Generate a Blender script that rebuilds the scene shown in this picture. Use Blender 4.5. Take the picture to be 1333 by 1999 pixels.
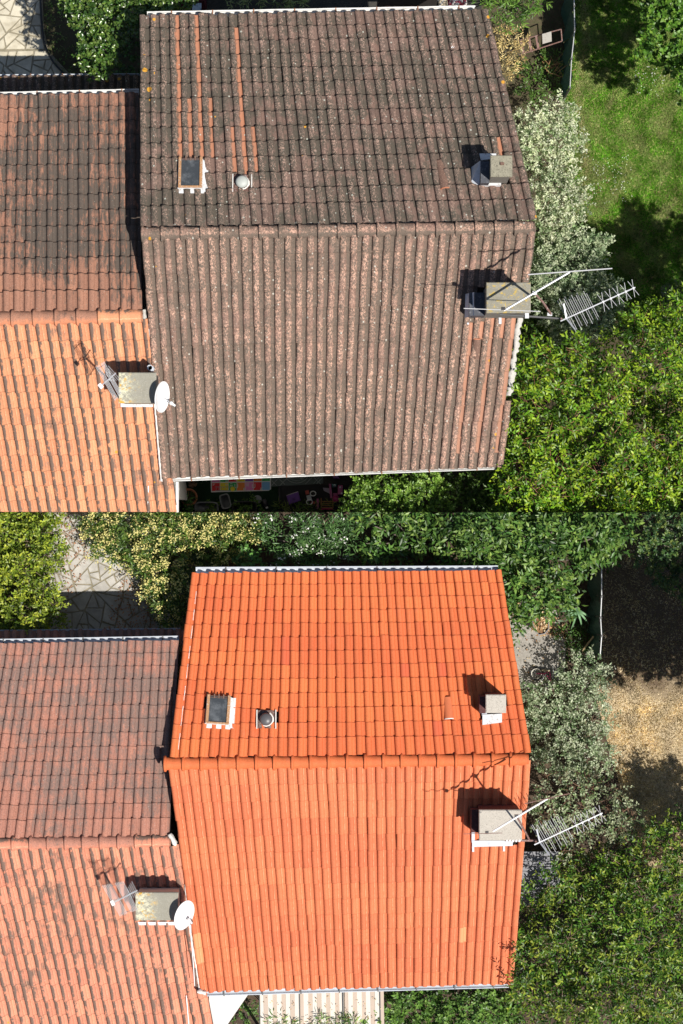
import bpy, math, random
import numpy as np
from mathutils import Vector, Matrix

SC = bpy.context.scene
COL = SC.collection
for o in list(bpy.data.objects):
    bpy.data.objects.remove(o)
random.seed(7)
RNG = np.random.default_rng(7)

# ------------------------------------------------------------------ camera, sky, sun, exposure
ZR = 6.6                    # height of the main ridges
CAMZ = ZR + 40.0
cam_d = bpy.data.cameras.new('camera')
cam = bpy.data.objects.new('camera', cam_d)
COL.objects.link(cam)
cam.location = (0, 0, CAMZ)
cam.rotation_euler = (0, 0, 0)
cam_d.sensor_fit = 'VERTICAL'
cam_d.sensor_height = 24.0
cam_d.sensor_width = 24.0
cam_d.lens = 24.0 * 40.0 / 19.99
cam_d.clip_end = 500
SC.camera = cam

SUN_EL, SHX, SHY = math.radians(61), -0.77, 0.64       # shadow direction on flat ground
world = bpy.data.worlds.new("World")
SC.world = world
world.use_nodes = True
wn = world.node_tree
for n in list(wn.nodes):
    wn.nodes.remove(n)
sky = wn.nodes.new('ShaderNodeTexSky')
sky.sky_type = 'NISHITA'
sky.sun_disc = False
sky.sun_elevation = SUN_EL
sky.sun_rotation = math.atan2(-SHX, -SHY)
bg = wn.nodes.new('ShaderNodeBackground')
bg.inputs['Strength'].default_value = 0.062
wo = wn.nodes.new('ShaderNodeOutputWorld')
wn.links.new(sky.outputs[0], bg.inputs[0])
wn.links.new(bg.outputs[0], wo.inputs[0])
sun_d = bpy.data.lights.new('sun', 'SUN')
sun_d.energy = 5.0
sun_d.angle = math.radians(0.5)
sun_d.color = (1.0, 0.95, 0.87)
sun = bpy.data.objects.new('sun', sun_d)
COL.objects.link(sun)
sdir = Vector((SHX * math.cos(SUN_EL), SHY * math.cos(SUN_EL), -math.sin(SUN_EL))).normalized()
sun.rotation_euler = sdir.to_track_quat('-Z', 'Y').to_euler()
sun.location = (15, -10, 30)
SC.view_settings.view_transform = 'Standard'
SC.view_settings.look = 'None'
SC.view_settings.gamma = 1.0
SC.view_settings.use_curve_mapping = False
SC.view_settings.exposure = 0.27
SC.render.engine = 'CYCLES'
SC.cycles.max_bounces = 6
SC.cycles.transparent_max_bounces = 6

GT = 0.0        # ground level of the upper plot (north of y = 0)
GB = 3.6        # ground level of the lower plot, raised to shorten eave shade (south of y = 0)


def P(px, py, z):
    k = (CAMZ - z) / 4000.0
    return Vector(((px - 666.5) * k, (999.5 - py) * k, z))


# ------------------------------------------------------------------ object helpers
def thing(name, label, cat, loc=(0, 0, 0), group=None):
    o = bpy.data.objects.new(name, None)
    COL.objects.link(o)
    o.location = loc
    o.empty_display_size = 0.2
    o['label'] = label
    o['category'] = cat
    if group:
        o['group'] = group
    return o


def tag(o, label, cat, group=None):
    o['label'] = label
    o['category'] = cat
    if group:
        o['group'] = group
    return o


def parent_to(o, p):
    """parent keeping world coordinates (meshes are built in world coordinates)"""
    o.parent = p
    if p.parent is None and p.type == 'EMPTY':
        o.matrix_parent_inverse = p.matrix_basis.inverted()


def link(name, me, parent=None):
    o = bpy.data.objects.new(name, me)
    COL.objects.link(o)
    if parent is not None:
        parent_to(o, parent)
    return o


def pymesh(name, verts, faces, mat=None, smooth=False):
    me = bpy.data.meshes.new(name)
    me.from_pydata([tuple(v) for v in verts], [], faces)
    if mat is not None:
        me.materials.append(mat)
    if smooth:
        me.polygons.foreach_set('use_smooth', [True] * len(me.polygons))
    me.update()
    return me


class MB:
    def __init__(s):
        s.v = []
        s.f = []

    def add(s, vs, fs):
        b = len(s.v)
        s.v += [tuple(v) for v in vs]
        s.f += [tuple(b + i for i in f) for f in fs]
        return s

    def box(s, o, ax, ay, az):
        """o corner, three edge vectors"""
        o, ax, ay, az = map(Vector, (o, ax, ay, az))
        vs = [o, o + ax, o + ax + ay, o + ay, o + az, o + ax + az, o + ax + ay + az, o + ay + az]
        fs = [(3, 2, 1, 0), (4, 5, 6, 7), (0, 1, 5, 4), (1, 2, 6, 5), (2, 3, 7, 6), (3, 0, 4, 7)]
        return s.add(vs, fs)

    def bbox(s, o, ax, ay, az, b=0.008):
        """box with bevelled top edges"""
        o, ax, ay, az = map(Vector, (o, ax, ay, az))
        ux, uy, uz = ax.normalized() * b, ay.normalized() * b, az.normalized() * b
        r = lambda k: [o + ux * k[0] + uy * k[1] + k[2], o + ax - ux * k[0] + uy * k[1] + k[2],
                       o + ax + ay - ux * k[0] - uy * k[1] + k[2], o + ay + ux * k[0] - uy * k[1] + k[2]]
        rings = [r((0, 0, Vector((0, 0, 0)))), r((0, 0, az - uz)), r((1, 1, az))]
        vs = [p for q in rings for p in q]
        fs = [(3, 2, 1, 0), (8, 9, 10, 11)]
        for k in range(2):
            for i in range(4):
                j = (i + 1) % 4
                fs.append((k * 4 + i, k * 4 + j, k * 4 + 4 + j, k * 4 + 4 + i))
        return s.add(vs, fs)

    def tube(s, pts, r, n=6, r2=None):
        pts = [Vector(p) for p in pts]
        m = len(pts)
        rr = [r + ((r2 if r2 is not None else r) - r) * i / max(1, m - 1) for i in range(m)]
        vs, fs = [], []
        for i, p in enumerate(pts):
            d = (pts[min(i + 1, m - 1)] - pts[max(i - 1, 0)]).normalized()
            a = d.cross(Vector((0, 0, 1)))
            if a.length < 1e-3:
                a = d.cross(Vector((1, 0, 0)))
            a.normalize()
            b = d.cross(a)
            for k in range(n):
                t = 2 * math.pi * k / n
                vs.append(p + (a * math.cos(t) + b * math.sin(t)) * rr[i])
        for i in range(m - 1):
            for k in range(n):
                fs.append((i * n + k, i * n + (k + 1) % n, (i + 1) * n + (k + 1) % n, (i + 1) * n + k))
        fs.append(tuple(range(n))[::-1])
        fs.append(tuple((m - 1) * n + k for k in range(n)))
        return s.add(vs, fs)

    def lathe(s, c, axis, prof, n=24, cap=True):
        """prof: list of (r, h) along axis"""
        c, axis = Vector(c), Vector(axis).normalized()
        a = axis.cross(Vector((0, 1, 0.01))).normalized()
        b = axis.cross(a)
        vs, fs = [], []
        for (r, h) in prof:
            for k in range(n):
                t = 2 * math.pi * k / n
                vs.append(c + axis * h + (a * math.cos(t) + b * math.sin(t)) * r)
        for i in range(len(prof) - 1):
            for k in range(n):
                fs.append((i * n + k, i * n + (k + 1) % n, (i + 1) * n + (k + 1) % n, (i + 1) * n + k))
        if cap:
            fs.append(tuple((len(prof) - 1) * n + k for k in range(n)))
            fs.append(tuple(range(n))[::-1])
        return s.add(vs, fs)

    def prism(s, pts, h):
        """vertical prism, pts at the top going down by h"""
        pts = [Vector(p) for p in pts]
        n = len(pts)
        vs = pts + [p - Vector((0, 0, h)) for p in pts]
        fs = [tuple(range(n)), tuple(range(2 * n - 1, n - 1, -1))]
        for i in range(n):
            j = (i + 1) % n
            fs.append((i, i + n, j + n, j))
        return s.add(vs, fs)

    def build(s, name, mat, parent=None, smooth=False):
        return link(name, pymesh(name, s.v, s.f, mat, smooth), parent)


# ------------------------------------------------------------------ material helpers
class NT:
    def __init__(s, name, rough=0.8, spec=0.3):
        s.m = bpy.data.materials.new(name)
        s.m.use_nodes = True
        s.t = s.m.node_tree
        s.b = s.t.nodes['Principled BSDF']
        s.b.inputs['Roughness'].default_value = rough
        s.b.inputs['Specular IOR Level'].default_value = spec
        s.out = s.t.nodes['Material Output']

    def n(s, t, **k):
        x = s.t.nodes.new(t)
        for a, v in k.items():
            setattr(x, a, v)
        return x

    def set(s, sock, v):
        if v is None:
            return
        if isinstance(v, (int, float)):
            sock.default_value = v
        elif isinstance(v, (tuple, list)):
            sock.default_value = tuple(v) + ((1.0,) if len(sock.default_value) == 4 and len(v) == 3 else ())
        else:
            s.t.links.new(v, sock)

    def pos(s):
        return s.n('ShaderNodeNewGeometry').outputs['Position']

    def attr(s, name):
        return s.n('ShaderNodeAttribute', attribute_name=name).outputs['Color']

    def sep(s, v):
        x = s.n('ShaderNodeSeparateXYZ')
        s.set(x.inputs[0], v)
        return x.outputs

    def comb(s, x, y, z):
        c = s.n('ShaderNodeCombineXYZ')
        for i, v in enumerate((x, y, z)):
            s.set(c.inputs[i], v)
        return c.outputs[0]

    def scalev(s, v, sc):
        x = s.n('ShaderNodeVectorMath', operation='MULTIPLY')
        s.set(x.inputs[0], v)
        s.set(x.inputs[1], sc)
        return x.outputs[0]

    def noise(s, scale, detail=3, rough=0.6, vec=None, dist=0.0):
        x = s.n('ShaderNodeTexNoise')
        s.set(x.inputs['Vector'], vec if vec is not None else s.pos())
        s.set(x.inputs['Scale'], scale)
        s.set(x.inputs['Detail'], detail)
        s.set(x.inputs['Roughness'], rough)
        s.set(x.inputs['Distortion'], dist)
        return x.outputs[0]

    def vor(s, scale, vec=None, feature='F1', rnd=1.0):
        x = s.n('ShaderNodeTexVoronoi', feature=feature)
        s.set(x.inputs['Vector'], vec if vec is not None else s.pos())
        s.set(x.inputs['Scale'], scale)
        s.set(x.inputs['Randomness'], rnd)
        return x

    def math(s, op, a, b=None, c=None, clamp=False):
        x = s.n('ShaderNodeMath', operation=op, use_clamp=clamp)
        s.set(x.inputs[0], a)
        s.set(x.inputs[1], b)
        s.set(x.inputs[2], c)
        return x.outputs[0]

    def ramp(s, v, a, b, lo=0.0, hi=1.0):
        x = s.n('ShaderNodeMapRange', interpolation_type='SMOOTHSTEP')
        s.set(x.inputs[0], v)
        for i, q in enumerate((a, b, lo, hi)):
            s.set(x.inputs[1 + i], q)
        return x.outputs[0]

    def mix(s, f, a, b, mode='MIX'):
        x = s.n('ShaderNodeMix', data_type='RGBA', blend_type=mode)
        s.set(x.inputs[0], f)
        s.set(x.inputs[6], a)
        s.set(x.inputs[7], b)
        return x.outputs[2]

    def bump(s, h, strength=0.3, dist=0.01):
        x = s.n('ShaderNodeBump')
        s.set(x.inputs['Height'], h)
        x.inputs['Strength'].default_value = strength
        x.inputs['Distance'].default_value = dist
        s.t.links.new(x.outputs[0], s.b.inputs['Normal'])

    def color(s, c):
        s.set(s.b.inputs['Base Color'], c)
        return s


def plain(name, c, rough=0.6, var=0.25, scale=6, metal=0.0, spec=0.4, dirt=None, dirt_amt=0.5, bump=0.0):
    m = NT(name, rough, spec)
    a = tuple(x * (1 - var) for x in c)
    b = tuple(min(1, x * (1 + var * 0.6)) for x in c)
    col = m.mix(m.noise(scale, 5, 0.65), a, b)
    if dirt:
        col = m.mix(m.ramp(m.noise(scale * 2.3, 6, 0.7, dist=0.4), 0.52, 0.66, 0, dirt_amt), col, dirt)
    m.color(col)
    m.b.inputs['Metallic'].default_value = metal
    if bump:
        m.bump(m.noise(scale * 12, 4, 0.7), bump, 0.01)
    return m.m


def tile_mat(name, c1, c2, clean, grime, grime_lo, grime_hi, pan=0.0, flank=0.0, flank_noise=(0.45, 0.6), flake=None, flake_t=(0.52, 0.6),
             flake_amt=1.0, spot=None, spot_r=0.16, yellow=0.0, light_line=0.0, rough=0.88, tintvar=0.35, pan_flake=0.0, gscale=3.0, streak=0.0, edge=0.5, verge_yellow=None, grad=()):
    m = NT(name, rough, 0.2)
    uv = m.n('ShaderNodeUVMap', uv_map='UVMap').outputs[0]
    u, v, _ = m.sep(uv)
    t = m.sep(m.attr('tint'))
    p = m.pos()
    col = m.mix(t[0], c1, c2)
    k = m.math('MULTIPLY_ADD', t[1], tintvar, 1 - tintvar * 0.5)
    fine = m.noise(38, 5, 0.75)
    k = m.math('MULTIPLY', k, m.ramp(fine, 0.25, 0.75, 0.82, 1.16))
    kk = m.comb(k, k, k)
    col = m.scalev(col, kk)
    # grime field (stretched along the slope)
    st = m.scalev(p, (1.0, 0.35, 1.0))
    g = m.math('ADD', m.math('MULTIPLY', m.noise(gscale, 5, 0.7, p), 0.55), m.math('MULTIPLY', m.noise(17, 5, 0.75, st), 0.45))
    isp = m.ramp(u, 0.56, 0.66)
    g = m.math('ADD', g, m.ramp(m.noise(0.75, 3, 0.6), 0.3, 0.7, -0.07, 0.07))
    for (ax, a_, b_, amt) in grad:          # soot fades towards this side of the roof
        q = m.math('ADD', m.sep(p)[ax], m.math('MULTIPLY', m.noise(2.5, 3, 0.6, m.scalev(p, (2.5, 0.4, 1))), 1.2))
        g = m.math('ADD', g, m.ramp(q, min(a_, b_), max(a_, b_), (0 if a_ < b_ else -amt), (-amt if a_ < b_ else 0)))
    if pan:
        g = m.math('MULTIPLY_ADD', isp, pan, g)
    if flank:
        fl = m.math('MULTIPLY', m.ramp(u, 0.16, 0.46, 1, 0), m.ramp(m.noise(9, 4, 0.7, m.scalev(p, (1, 0.6, 1))), flank_noise[0], flank_noise[1]))
        fl = m.math('MULTIPLY', fl, m.ramp(v, 0.1, 1.0, 1, 0.45))
        g = m.math('MULTIPLY_ADD', fl, flank, g)
    if streak:
        g = m.math('MULTIPLY_ADD', m.ramp(m.noise(6, 3, 0.6, m.scalev(p, (4, 0.5, 1))), 0.5, 0.65), streak, g)
    gm = m.ramp(g, grime_lo, grime_hi)
    dirty = m.mix(gm, col, m.mix(fine, grime, tuple(x * 1.7 for x in grime)))
    if flake:
        f = m.ramp(m.noise(32, 6, 0.85, m.scalev(p, (1, 0.75, 1)), 0.5), flake_t[0], flake_t[1], 0, flake_amt)
        f = m.math('MULTIPLY', f, m.ramp(m.math('ADD', m.math('MULTIPLY', m.noise(4.5, 3, 0.6), 0.5), m.math('MULTIPLY', m.noise(1.1, 3, 0.6), 0.5)), 0.40, 0.56, 0.3, 1))
        if pan_flake is not None:
            f = m.math('MULTIPLY', f, m.math('MULTIPLY_ADD', isp, pan_flake - 1.0, 1.0))
        dirty = m.mix(f, dirty, flake)
        f2 = m.ramp(m.noise(40, 5, 0.85, m.scalev(p, (1.1, 1, 1.3))), 0.56, 0.63, 0, 0.75)
        dirty = m.mix(f2, dirty, (0.03, 0.026, 0.02))
    # clean tiles (washed by zinc run-off, or newly replaced)
    cl = m.math('MULTIPLY', m.ramp(t[2], 0.0, 0.5), m.ramp(m.math('ADD', u, m.math('MULTIPLY', m.noise(7, 4, 0.8, m.scalev(p, (1.5, 0.8, 1))), 0.8)), 0.90, 1.14))
    cl = m.math('MAXIMUM', cl, m.ramp(t[2], 0.85, 0.95))
    dirty = m.mix(cl, dirty, m.mix(fine, clean, tuple(x * 1.25 for x in clean)))
    if spot:
        vn = m.vor(9.0, m.scalev(p, (1, 1, 0.2)))
        dist = m.math('MULTIPLY_ADD', m.noise(50, 3, 0.8), 0.10, vn.outputs['Distance'])
        rnd = m.sep(vn.outputs['Color'])[0]
        r = m.math('MULTIPLY', m.ramp(rnd, 0.35, 1.0), spot_r)
        s = m.math('LESS_THAN', m.math('SUBTRACT', dist, 0.05), r)
        dirty = m.mix(m.math('MULTIPLY', s, 0.75), dirty, spot)
        vn2 = m.vor(30.0, m.scalev(p, (1, 1, 0.2)))
        s2 = m.math('LESS_THAN', m.math('MULTIPLY_ADD', m.noise(80, 2, 0.8), 0.1, vn2.outputs['Distance']), m.math('MULTIPLY', m.ramp(m.sep(vn2.outputs['Color'])[0], 0.5, 1.0), 0.24))
        dirty = m.mix(m.math('MULTIPLY', s2, 0.6), dirty, spot)
    if yellow:
        vy = m.vor(5.0, m.scalev(p, (1, 1, 0.2)))
        dy = m.math('MULTIPLY_ADD', m.noise(40, 3, 0.8), 0.16, vy.outputs['Distance'])
        rr_ = m.math('MULTIPLY', m.ramp(m.sep(vy.outputs['Color'])[1], 1 - yellow, 1.0), 0.22)
        if verge_yellow:
            xx = m.sep(p)[0]
            vg = m.math('MAXIMUM', m.ramp(xx, verge_yellow[0], verge_yellow[0] + 0.05, 1, 0), m.ramp(m.math('MULTIPLY_ADD', m.sep(p)[1], -verge_yellow[2], xx), verge_yellow[1], verge_yellow[1] + 0.05))
            rr_ = m.math('MAXIMUM', rr_, m.math('MULTIPLY', vg, m.ramp(m.sep(vy.outputs['Color'])[2], 0.45, 0.95, 0, 0.36)))
        sy = m.math('LESS_THAN', dy, rr_)
        dirty = m.mix(m.math('MULTIPLY', sy, 0.85), dirty, (0.6, 0.30, 0.03))
    if light_line:
        ll = m.math('MULTIPLY', m.ramp(m.math('ABSOLUTE', m.math('SUBTRACT', u, m.math('MULTIPLY_ADD', m.noise(5), 0.05, 0.605))), 0.012, 0.03, 1, 0), light_line)
        ll = m.math('MULTIPLY', ll, m.ramp(m.noise(10, 3, 0.7), 0.4, 0.6, 0.25, 1))
        dirty = m.mix(ll, dirty, (0.75, 0.45, 0.28))
    if edge:                       # dark line painted at the tile end, standing for the shaded gap under it
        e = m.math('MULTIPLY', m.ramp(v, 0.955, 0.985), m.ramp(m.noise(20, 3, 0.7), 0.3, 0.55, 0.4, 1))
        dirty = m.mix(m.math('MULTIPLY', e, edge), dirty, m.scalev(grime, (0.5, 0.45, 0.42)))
    m.color(dirty)
    m.bump(m.math('ADD', m.noise(60, 5, 0.8), m.math('MULTIPLY', m.noise(200, 3, 0.7), 0.4)), 0.35, 0.006)
    return m.m


def leaf_mat(name, rough=0.45, trans=0.35, spec=0.4):
    m = NT(name, rough, spec)
    c = m.attr('tint')
    m.color(c)
    tr = m.n('ShaderNodeBsdfTranslucent')
    m.set(tr.inputs[0], m.mix(0.6, c, (0.25, 0.45, 0.02), 'MULTIPLY') if False else m.scalev(c, (1.3, 1.4, 0.5)))
    mx = m.n('ShaderNodeMixShader')
    mx.inputs[0].default_value = trans
    m.t.links.new(m.b.outputs[0], mx.inputs[1])
    m.t.links.new(tr.outputs[0], mx.inputs[2])
    m.t.links.new(mx.outputs[0], m.out.inputs[0])
    return m.m


M = {}
M['leaf'] = leaf_mat('leaf', 0.42, 0.2)
M['gloss_leaf'] = leaf_mat('glossy leaf', 0.28, 0.22, 0.6)
M['dry_leaf'] = leaf_mat('dry leaf', 0.8, 0.2, 0.2)
M['bark'] = plain('bark', (0.16, 0.13, 0.11), 0.9, 0.4, 8)
M['grey_bark'] = plain('grey bark', (0.32, 0.29, 0.27), 0.9, 0.4, 12)
M['white_render'] = plain('white render', (0.78, 0.76, 0.72), 0.9, 0.06, 1.5, dirt=(0.5, 0.48, 0.44), dirt_amt=0.3, bump=0.2)
M['beige_render'] = plain('beige render', (0.6, 0.52, 0.42), 0.9, 0.1, 1.5, bump=0.2)
M['gutter_white'] = plain('white painted gutter', (0.72, 0.72, 0.70), 0.4, 0.1, 3, dirt=(0.3, 0.3, 0.27), dirt_amt=0.5)
M['gutter_dark'] = plain('dark zinc gutter', (0.10, 0.10, 0.10), 0.5, 0.3, 3)
M['zinc'] = plain('zinc', (0.5, 0.54, 0.6), 0.45, 0.12, 4, spec=0.6, dirt=(0.28, 0.3, 0.34), dirt_amt=0.5)
M['white_flash'] = plain('white flashing', (0.66, 0.67, 0.68), 0.6, 0.15, 7, dirt=(0.34, 0.30, 0.27), dirt_amt=0.75, bump=0.2)
M['rust_bracket'] = plain('rusty bracket', (0.25, 0.12, 0.07), 0.8, 0.3, 20)
M['mortar'] = plain('mortar', (0.55, 0.53, 0.49), 0.95, 0.25, 20, dirt=(0.2, 0.17, 0.14), dirt_amt=0.8, bump=0.6)
M['white_mortar'] = plain('white mortar', (0.75, 0.73, 0.69), 0.95, 0.12, 20, dirt=(0.4, 0.3, 0.24), dirt_amt=0.6, bump=0.6)
M['alu'] = plain('weathered aluminium', (0.62, 0.63, 0.65), 0.38, 0.1, 8, metal=0.5, spec=0.6)
M['rod'] = plain('antenna rod', (0.55, 0.55, 0.56), 0.5, 0.15, 8)
M['rust_pole'] = plain('rusty pole', (0.22, 0.12, 0.10), 0.7, 0.4, 14, dirt=(0.45, 0.42, 0.42), dirt_amt=0.6)
M['black_plastic'] = plain('black plastic', (0.03, 0.03, 0.032), 0.45, 0.3, 6)
M['dish'] = plain('dish paint', (0.82, 0.82, 0.82), 0.4, 0.03, 3, dirt=(0.55, 0.55, 0.52), dirt_amt=0.25)
M['deck'] = plain('roof underlay', (0.035, 0.028, 0.024), 0.95, 0.3, 6)


# ------------------------------------------------------------------ roofs
def tile_arrays(kind, nose_low, lift=0.036, arch=0.062):
    """kind: 'tile' (arch and flat pan), 'verge' (arch only). x in widths -0.5..0.5, y in row pitches 0..1, z in metres"""
    if kind == 'tile':
        prof = []
        for k in range(8):
            a = math.pi * (1 - k / 7.0)
            c, s_ = math.cos(a), math.sin(a)
            x = 0.30 + 0.31 * (abs(c) ** 0.85) * (1 if c > 0 else -1)
            prof.append((x, 0.008 + arch * max(0, s_) ** 0.8))
        prof[-1] = (0.615, 0.016)
        prof += [(0.66, 0.009), (0.93, 0.008), (1.0, 0.016)]
    else:
        prof = []
        for k in range(9):
            a = math.pi * (1 - k / 8.0)
            prof.append((0.35 + 0.38 * math.cos(a), -0.01 + 0.085 * max(0, math.sin(a)) ** 0.8))
    th = 0.02
    over = 0.2
    ys = (0.0, 0.35, 1.0 + over) if nose_low else (1.0, 0.65, -over)      # nose, mid, head
    zs = (lift, lift * 0.7, 0.0)
    n = len(prof)
    V, UV, F = [], [], []
    for (yy, zz) in zip(ys, zs):
        for (x, z) in prof:
            V.append((x - 0.5, yy, z + zz))
            UV.append((x, yy if not nose_low else 1 - yy))
    for dz in (0.0, -th):                                                  # nose face, with vertices of its own so that the edge stays sharp
        for (x, z) in prof:
            V.append((x - 0.5, ys[0], z + lift + dz))
            UV.append((x, 0.9))
    for r in range(2):
        for i in range(n - 1):
            q = (r * n + i, r * n + i + 1, (r + 1) * n + i + 1, (r + 1) * n + i)
            F.append(q if nose_low else q[::-1])
    b = 3 * n
    for i in range(n - 1):
        q = (b + n + i, b + n + i + 1, b + i + 1, b + i)
        F.append(q if nose_low else q[::-1])
    return np.array(V), F, np.array(UV)


def mesh_with_attrs(name, V, F, UV, tint, mat, smooth_ang=True):
    me = bpy.data.meshes.new(name)
    me.from_pydata([tuple(v) for v in V], [], F)
    me.materials.append(mat)
    ca = me.attributes.new('tint', 'FLOAT_COLOR', 'POINT')
    t = np.ones((len(V), 4), dtype=np.float32)
    t[:, :3] = tint
    ca.data.foreach_set('color', t.ravel())
    if UV is not None:
        ul = me.uv_layers.new(name='UVMap')
        li = np.zeros(len(me.loops), dtype=np.int32)
        me.loops.foreach_get('vertex_index', li)
        ul.data.foreach_set('uv', np.asarray(UV, dtype=np.float32)[li].ravel())
    me.polygons.foreach_set('use_smooth', [True] * len(me.polygons))
    me.update()
    return me


class Slope:
    def __init__(s, RL, RR, EL, ER, zr, ze, ncols, nrows, mat, up, ratio=1.22):
        """ridge left/right and eave left/right in photo pixels; up: the eave lies towards +y"""
        s.RL, s.RR, s.EL, s.ER = [np.array(q, float) for q in (RL, RR, EL, ER)]
        s.zr, s.ze, s.nc, s.nr, s.mat, s.up = zr, ze, ncols, nrows, mat, up
        w = np.linspace(ratio, 1.0, nrows)
        s.vs = np.concatenate([[0], np.cumsum(w) / w.sum()])

    def px(s, u, v):
        return (s.RL * (1 - u) + s.RR * u) * (1 - v) + (s.EL * (1 - u) + s.ER * u) * v

    def S(s, u, v, dh=0.0):
        p = s.px(u, v)
        w = P(p[0], p[1], s.zr + (s.ze - s.zr) * v)
        return w + s.N * dh if dh else w

    @property
    def N(s):
        a = s.S(0.5, 1.0) - s.S(0.5, 0.0)
        b = s.S(1.0, 0.5) - s.S(0.0, 0.5)
        n = a.cross(b).normalized()
        return n if n.z > 0 else -n

    def inv(s, px, py):
        u, v = 0.5, 0.5
        for _ in range(8):
            p = s.px(u, v)
            e = np.array((px, py)) - p
            J = np.array([(s.px(u + 1e-3, v) - p) / 1e-3, (s.px(u, v + 1e-3) - p) / 1e-3]).T
            d = np.linalg.solve(J, e)
            u, v = u + d[0], v + d[1]
        return u, v

    def W(s, px, py, dh=0.0):
        u, v = s.inv(px, py)
        w = P(px, py, s.zr + (s.ze - s.zr) * v)
        return w + s.N * dh

    def frame(s, px, py):
        n = s.N
        x = (s.W(px + 5, py) - s.W(px - 5, py))
        x = (x - n * x.dot(n)).normalized()
        return s.W(px, py), x, n.cross(x).normalized(), n

    def lay(s, deck, house, holes=(), clean=None, budget=300, verge_left=False, verge_right=True, clip_y0=False, tint=None, skip=None, name='tile', lift=0.04, jit=1.0, arch=0.062):
        arr = {k: tile_arrays(k, not s.up, lift, arch) for k in ('tile', 'verge')}
        WN, LN = 0.2, 0.3
        for k_ in arr:
            arr[k_] = (arr[k_][0] * np.array([WN, LN, 1.0]), arr[k_][1], arr[k_][2])
        meshes = {}
        cells = []
        rnd = random.Random(int(s.RL[0] * 7 + s.RL[1] * 13 + 5000))
        n = s.N
        for j in range(s.nr):
            v0, v1 = s.vs[j], s.vs[j + 1]
            for i in range(s.nc + 1):
                kind = 'tile'
                if i == s.nc:
                    if not verge_right:
                        continue
                    kind = 'verge'
                u0, u1 = i / s.nc, (i + 1) / s.nc
                um = (u0 + u1) / 2
                c = s.px(um, (v0 + v1) / 2)
                if c[0] < -25 or c[0] > 1360 or c[1] > 2030 or c[1] < -30:
                    continue
                if any(h[0] < c[0] < h[2] and h[1] < c[1] < h[3] for h in holes):
                    continue
                if skip and skip(i, j, c):
                    continue
                a, b = s.S(um, v0), s.S(um, v1)
                lo, hi = (b, a) if not s.up else (a, b)        # lo: image-bottom end
                y = hi - lo
                L = y.length
                y.normalize()
                x = y.cross(n).normalized()
                w = abs((s.S(u1, (v0 + v1) / 2) - s.S(u0, (v0 + v1) / 2)).dot(x))
                rz = rnd.gauss(0, 0.009) * jit
                x2 = (x * math.cos(rz) + y * math.sin(rz)).normalized()
                nn = n.copy()
                nn = (nn + x * rnd.gauss(0, 0.012) + y * rnd.gauss(0, 0.006)).normalized()
                y2 = nn.cross(x2).normalized()
                x2 = y2.cross(nn).normalized()
                lo = lo + x * rnd.gauss(0, 0.0035) * jit + y * rnd.gauss(0, 0.006) * jit + n * rnd.uniform(0, 0.003)
                R = Matrix((x2, y2, nn)).transposed().to_4x4()
                mat4 = Matrix.Translation(lo) @ R @ Matrix.Diagonal((w * 1.01 / WN, L / LN, 1.0, 1.0))
                cl = clean(i, j, c) if clean else 0.0
                k = rnd.randrange(10)
                tt = tint(k, rnd, c) if tint else None
                if cl >= 2:                                    # replaced tile of its own colour: stays at k
                    tt, cl = cl - 2, 0.0
                cells.append((L * w, kind, k, cl, mat4, c, tt))
        order = sorted(range(len(cells)), key=lambda q: -cells[q][0])
        solo = set()
        for q in order:
            if len(solo) >= budget:
                break
            c = cells[q]
            if clip_y0 and c[5][1] > 960:
                continue
            if -5 < c[5][0] < 1338 and 0 < c[5][1] < 1999:
                solo.add(q)
        SV, SF, SU, ST = [], [], [], []
        base = 0
        tr = random.Random(3)
        table = [(tr.random(), tr.random()) for _ in range(10)]
        for q, (_, kind, k, cl, m4, c, tt) in enumerate(cells):
            V, F, UV = arr[kind]
            t0 = (table[k][0] if tt is None else tt)
            tintv = (t0, table[k][1], cl)
            if q in solo:
                key = (kind, round(t0, 2), k, round(cl, 2))
                if key not in meshes:
                    meshes[key] = mesh_with_attrs(name, V, F, UV, tintv, s.mat)
                o = bpy.data.objects.new(name if kind == 'tile' else 'verge_tile', meshes[key])
                COL.objects.link(o)
                o.parent = deck
                o.matrix_basis = m4
            else:
                A = np.array(m4)
                W = V @ A[:3, :3].T + A[:3, 3]
                if clip_y0:
                    W[:, 1] = np.maximum(W[:, 1], 0.002)
                SV.append(W)
                SF += [tuple(base + i for i in f) for f in F]
                SU.append(UV)
                ST.append(np.tile(np.array(tintv), (len(V), 1)))
                base += len(V)
        if SV:
            me = mesh_with_attrs('tiles', np.concatenate(SV), SF, np.concatenate(SU), np.concatenate(ST), s.mat)
            o = bpy.data.objects.new('outer_tiles', me)
            COL.objects.link(o)
            o.parent = deck
            o['kind'] = 'stuff'
        return len(solo)

    def deck(s, house, name='roof', drop=0.035, clip_y0=False):
        q = [s.S(0, 0, -drop), s.S(1, 0, -drop), s.S(1, 1, -drop), s.S(0, 1, -drop)]
        lo = [p - Vector((0, 0, 0.08)) for p in q]
        if clip_y0:
            for p in q + lo:
                p.y = max(p.y, 0.003)
        b = MB()
        b.add(q + lo, [(0, 1, 2, 3), (7, 6, 5, 4), (0, 4, 5, 1), (1, 5, 6, 2), (2, 6, 7, 3), (3, 7, 4, 0)])
        return b.build(name, M['deck'], house)


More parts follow.
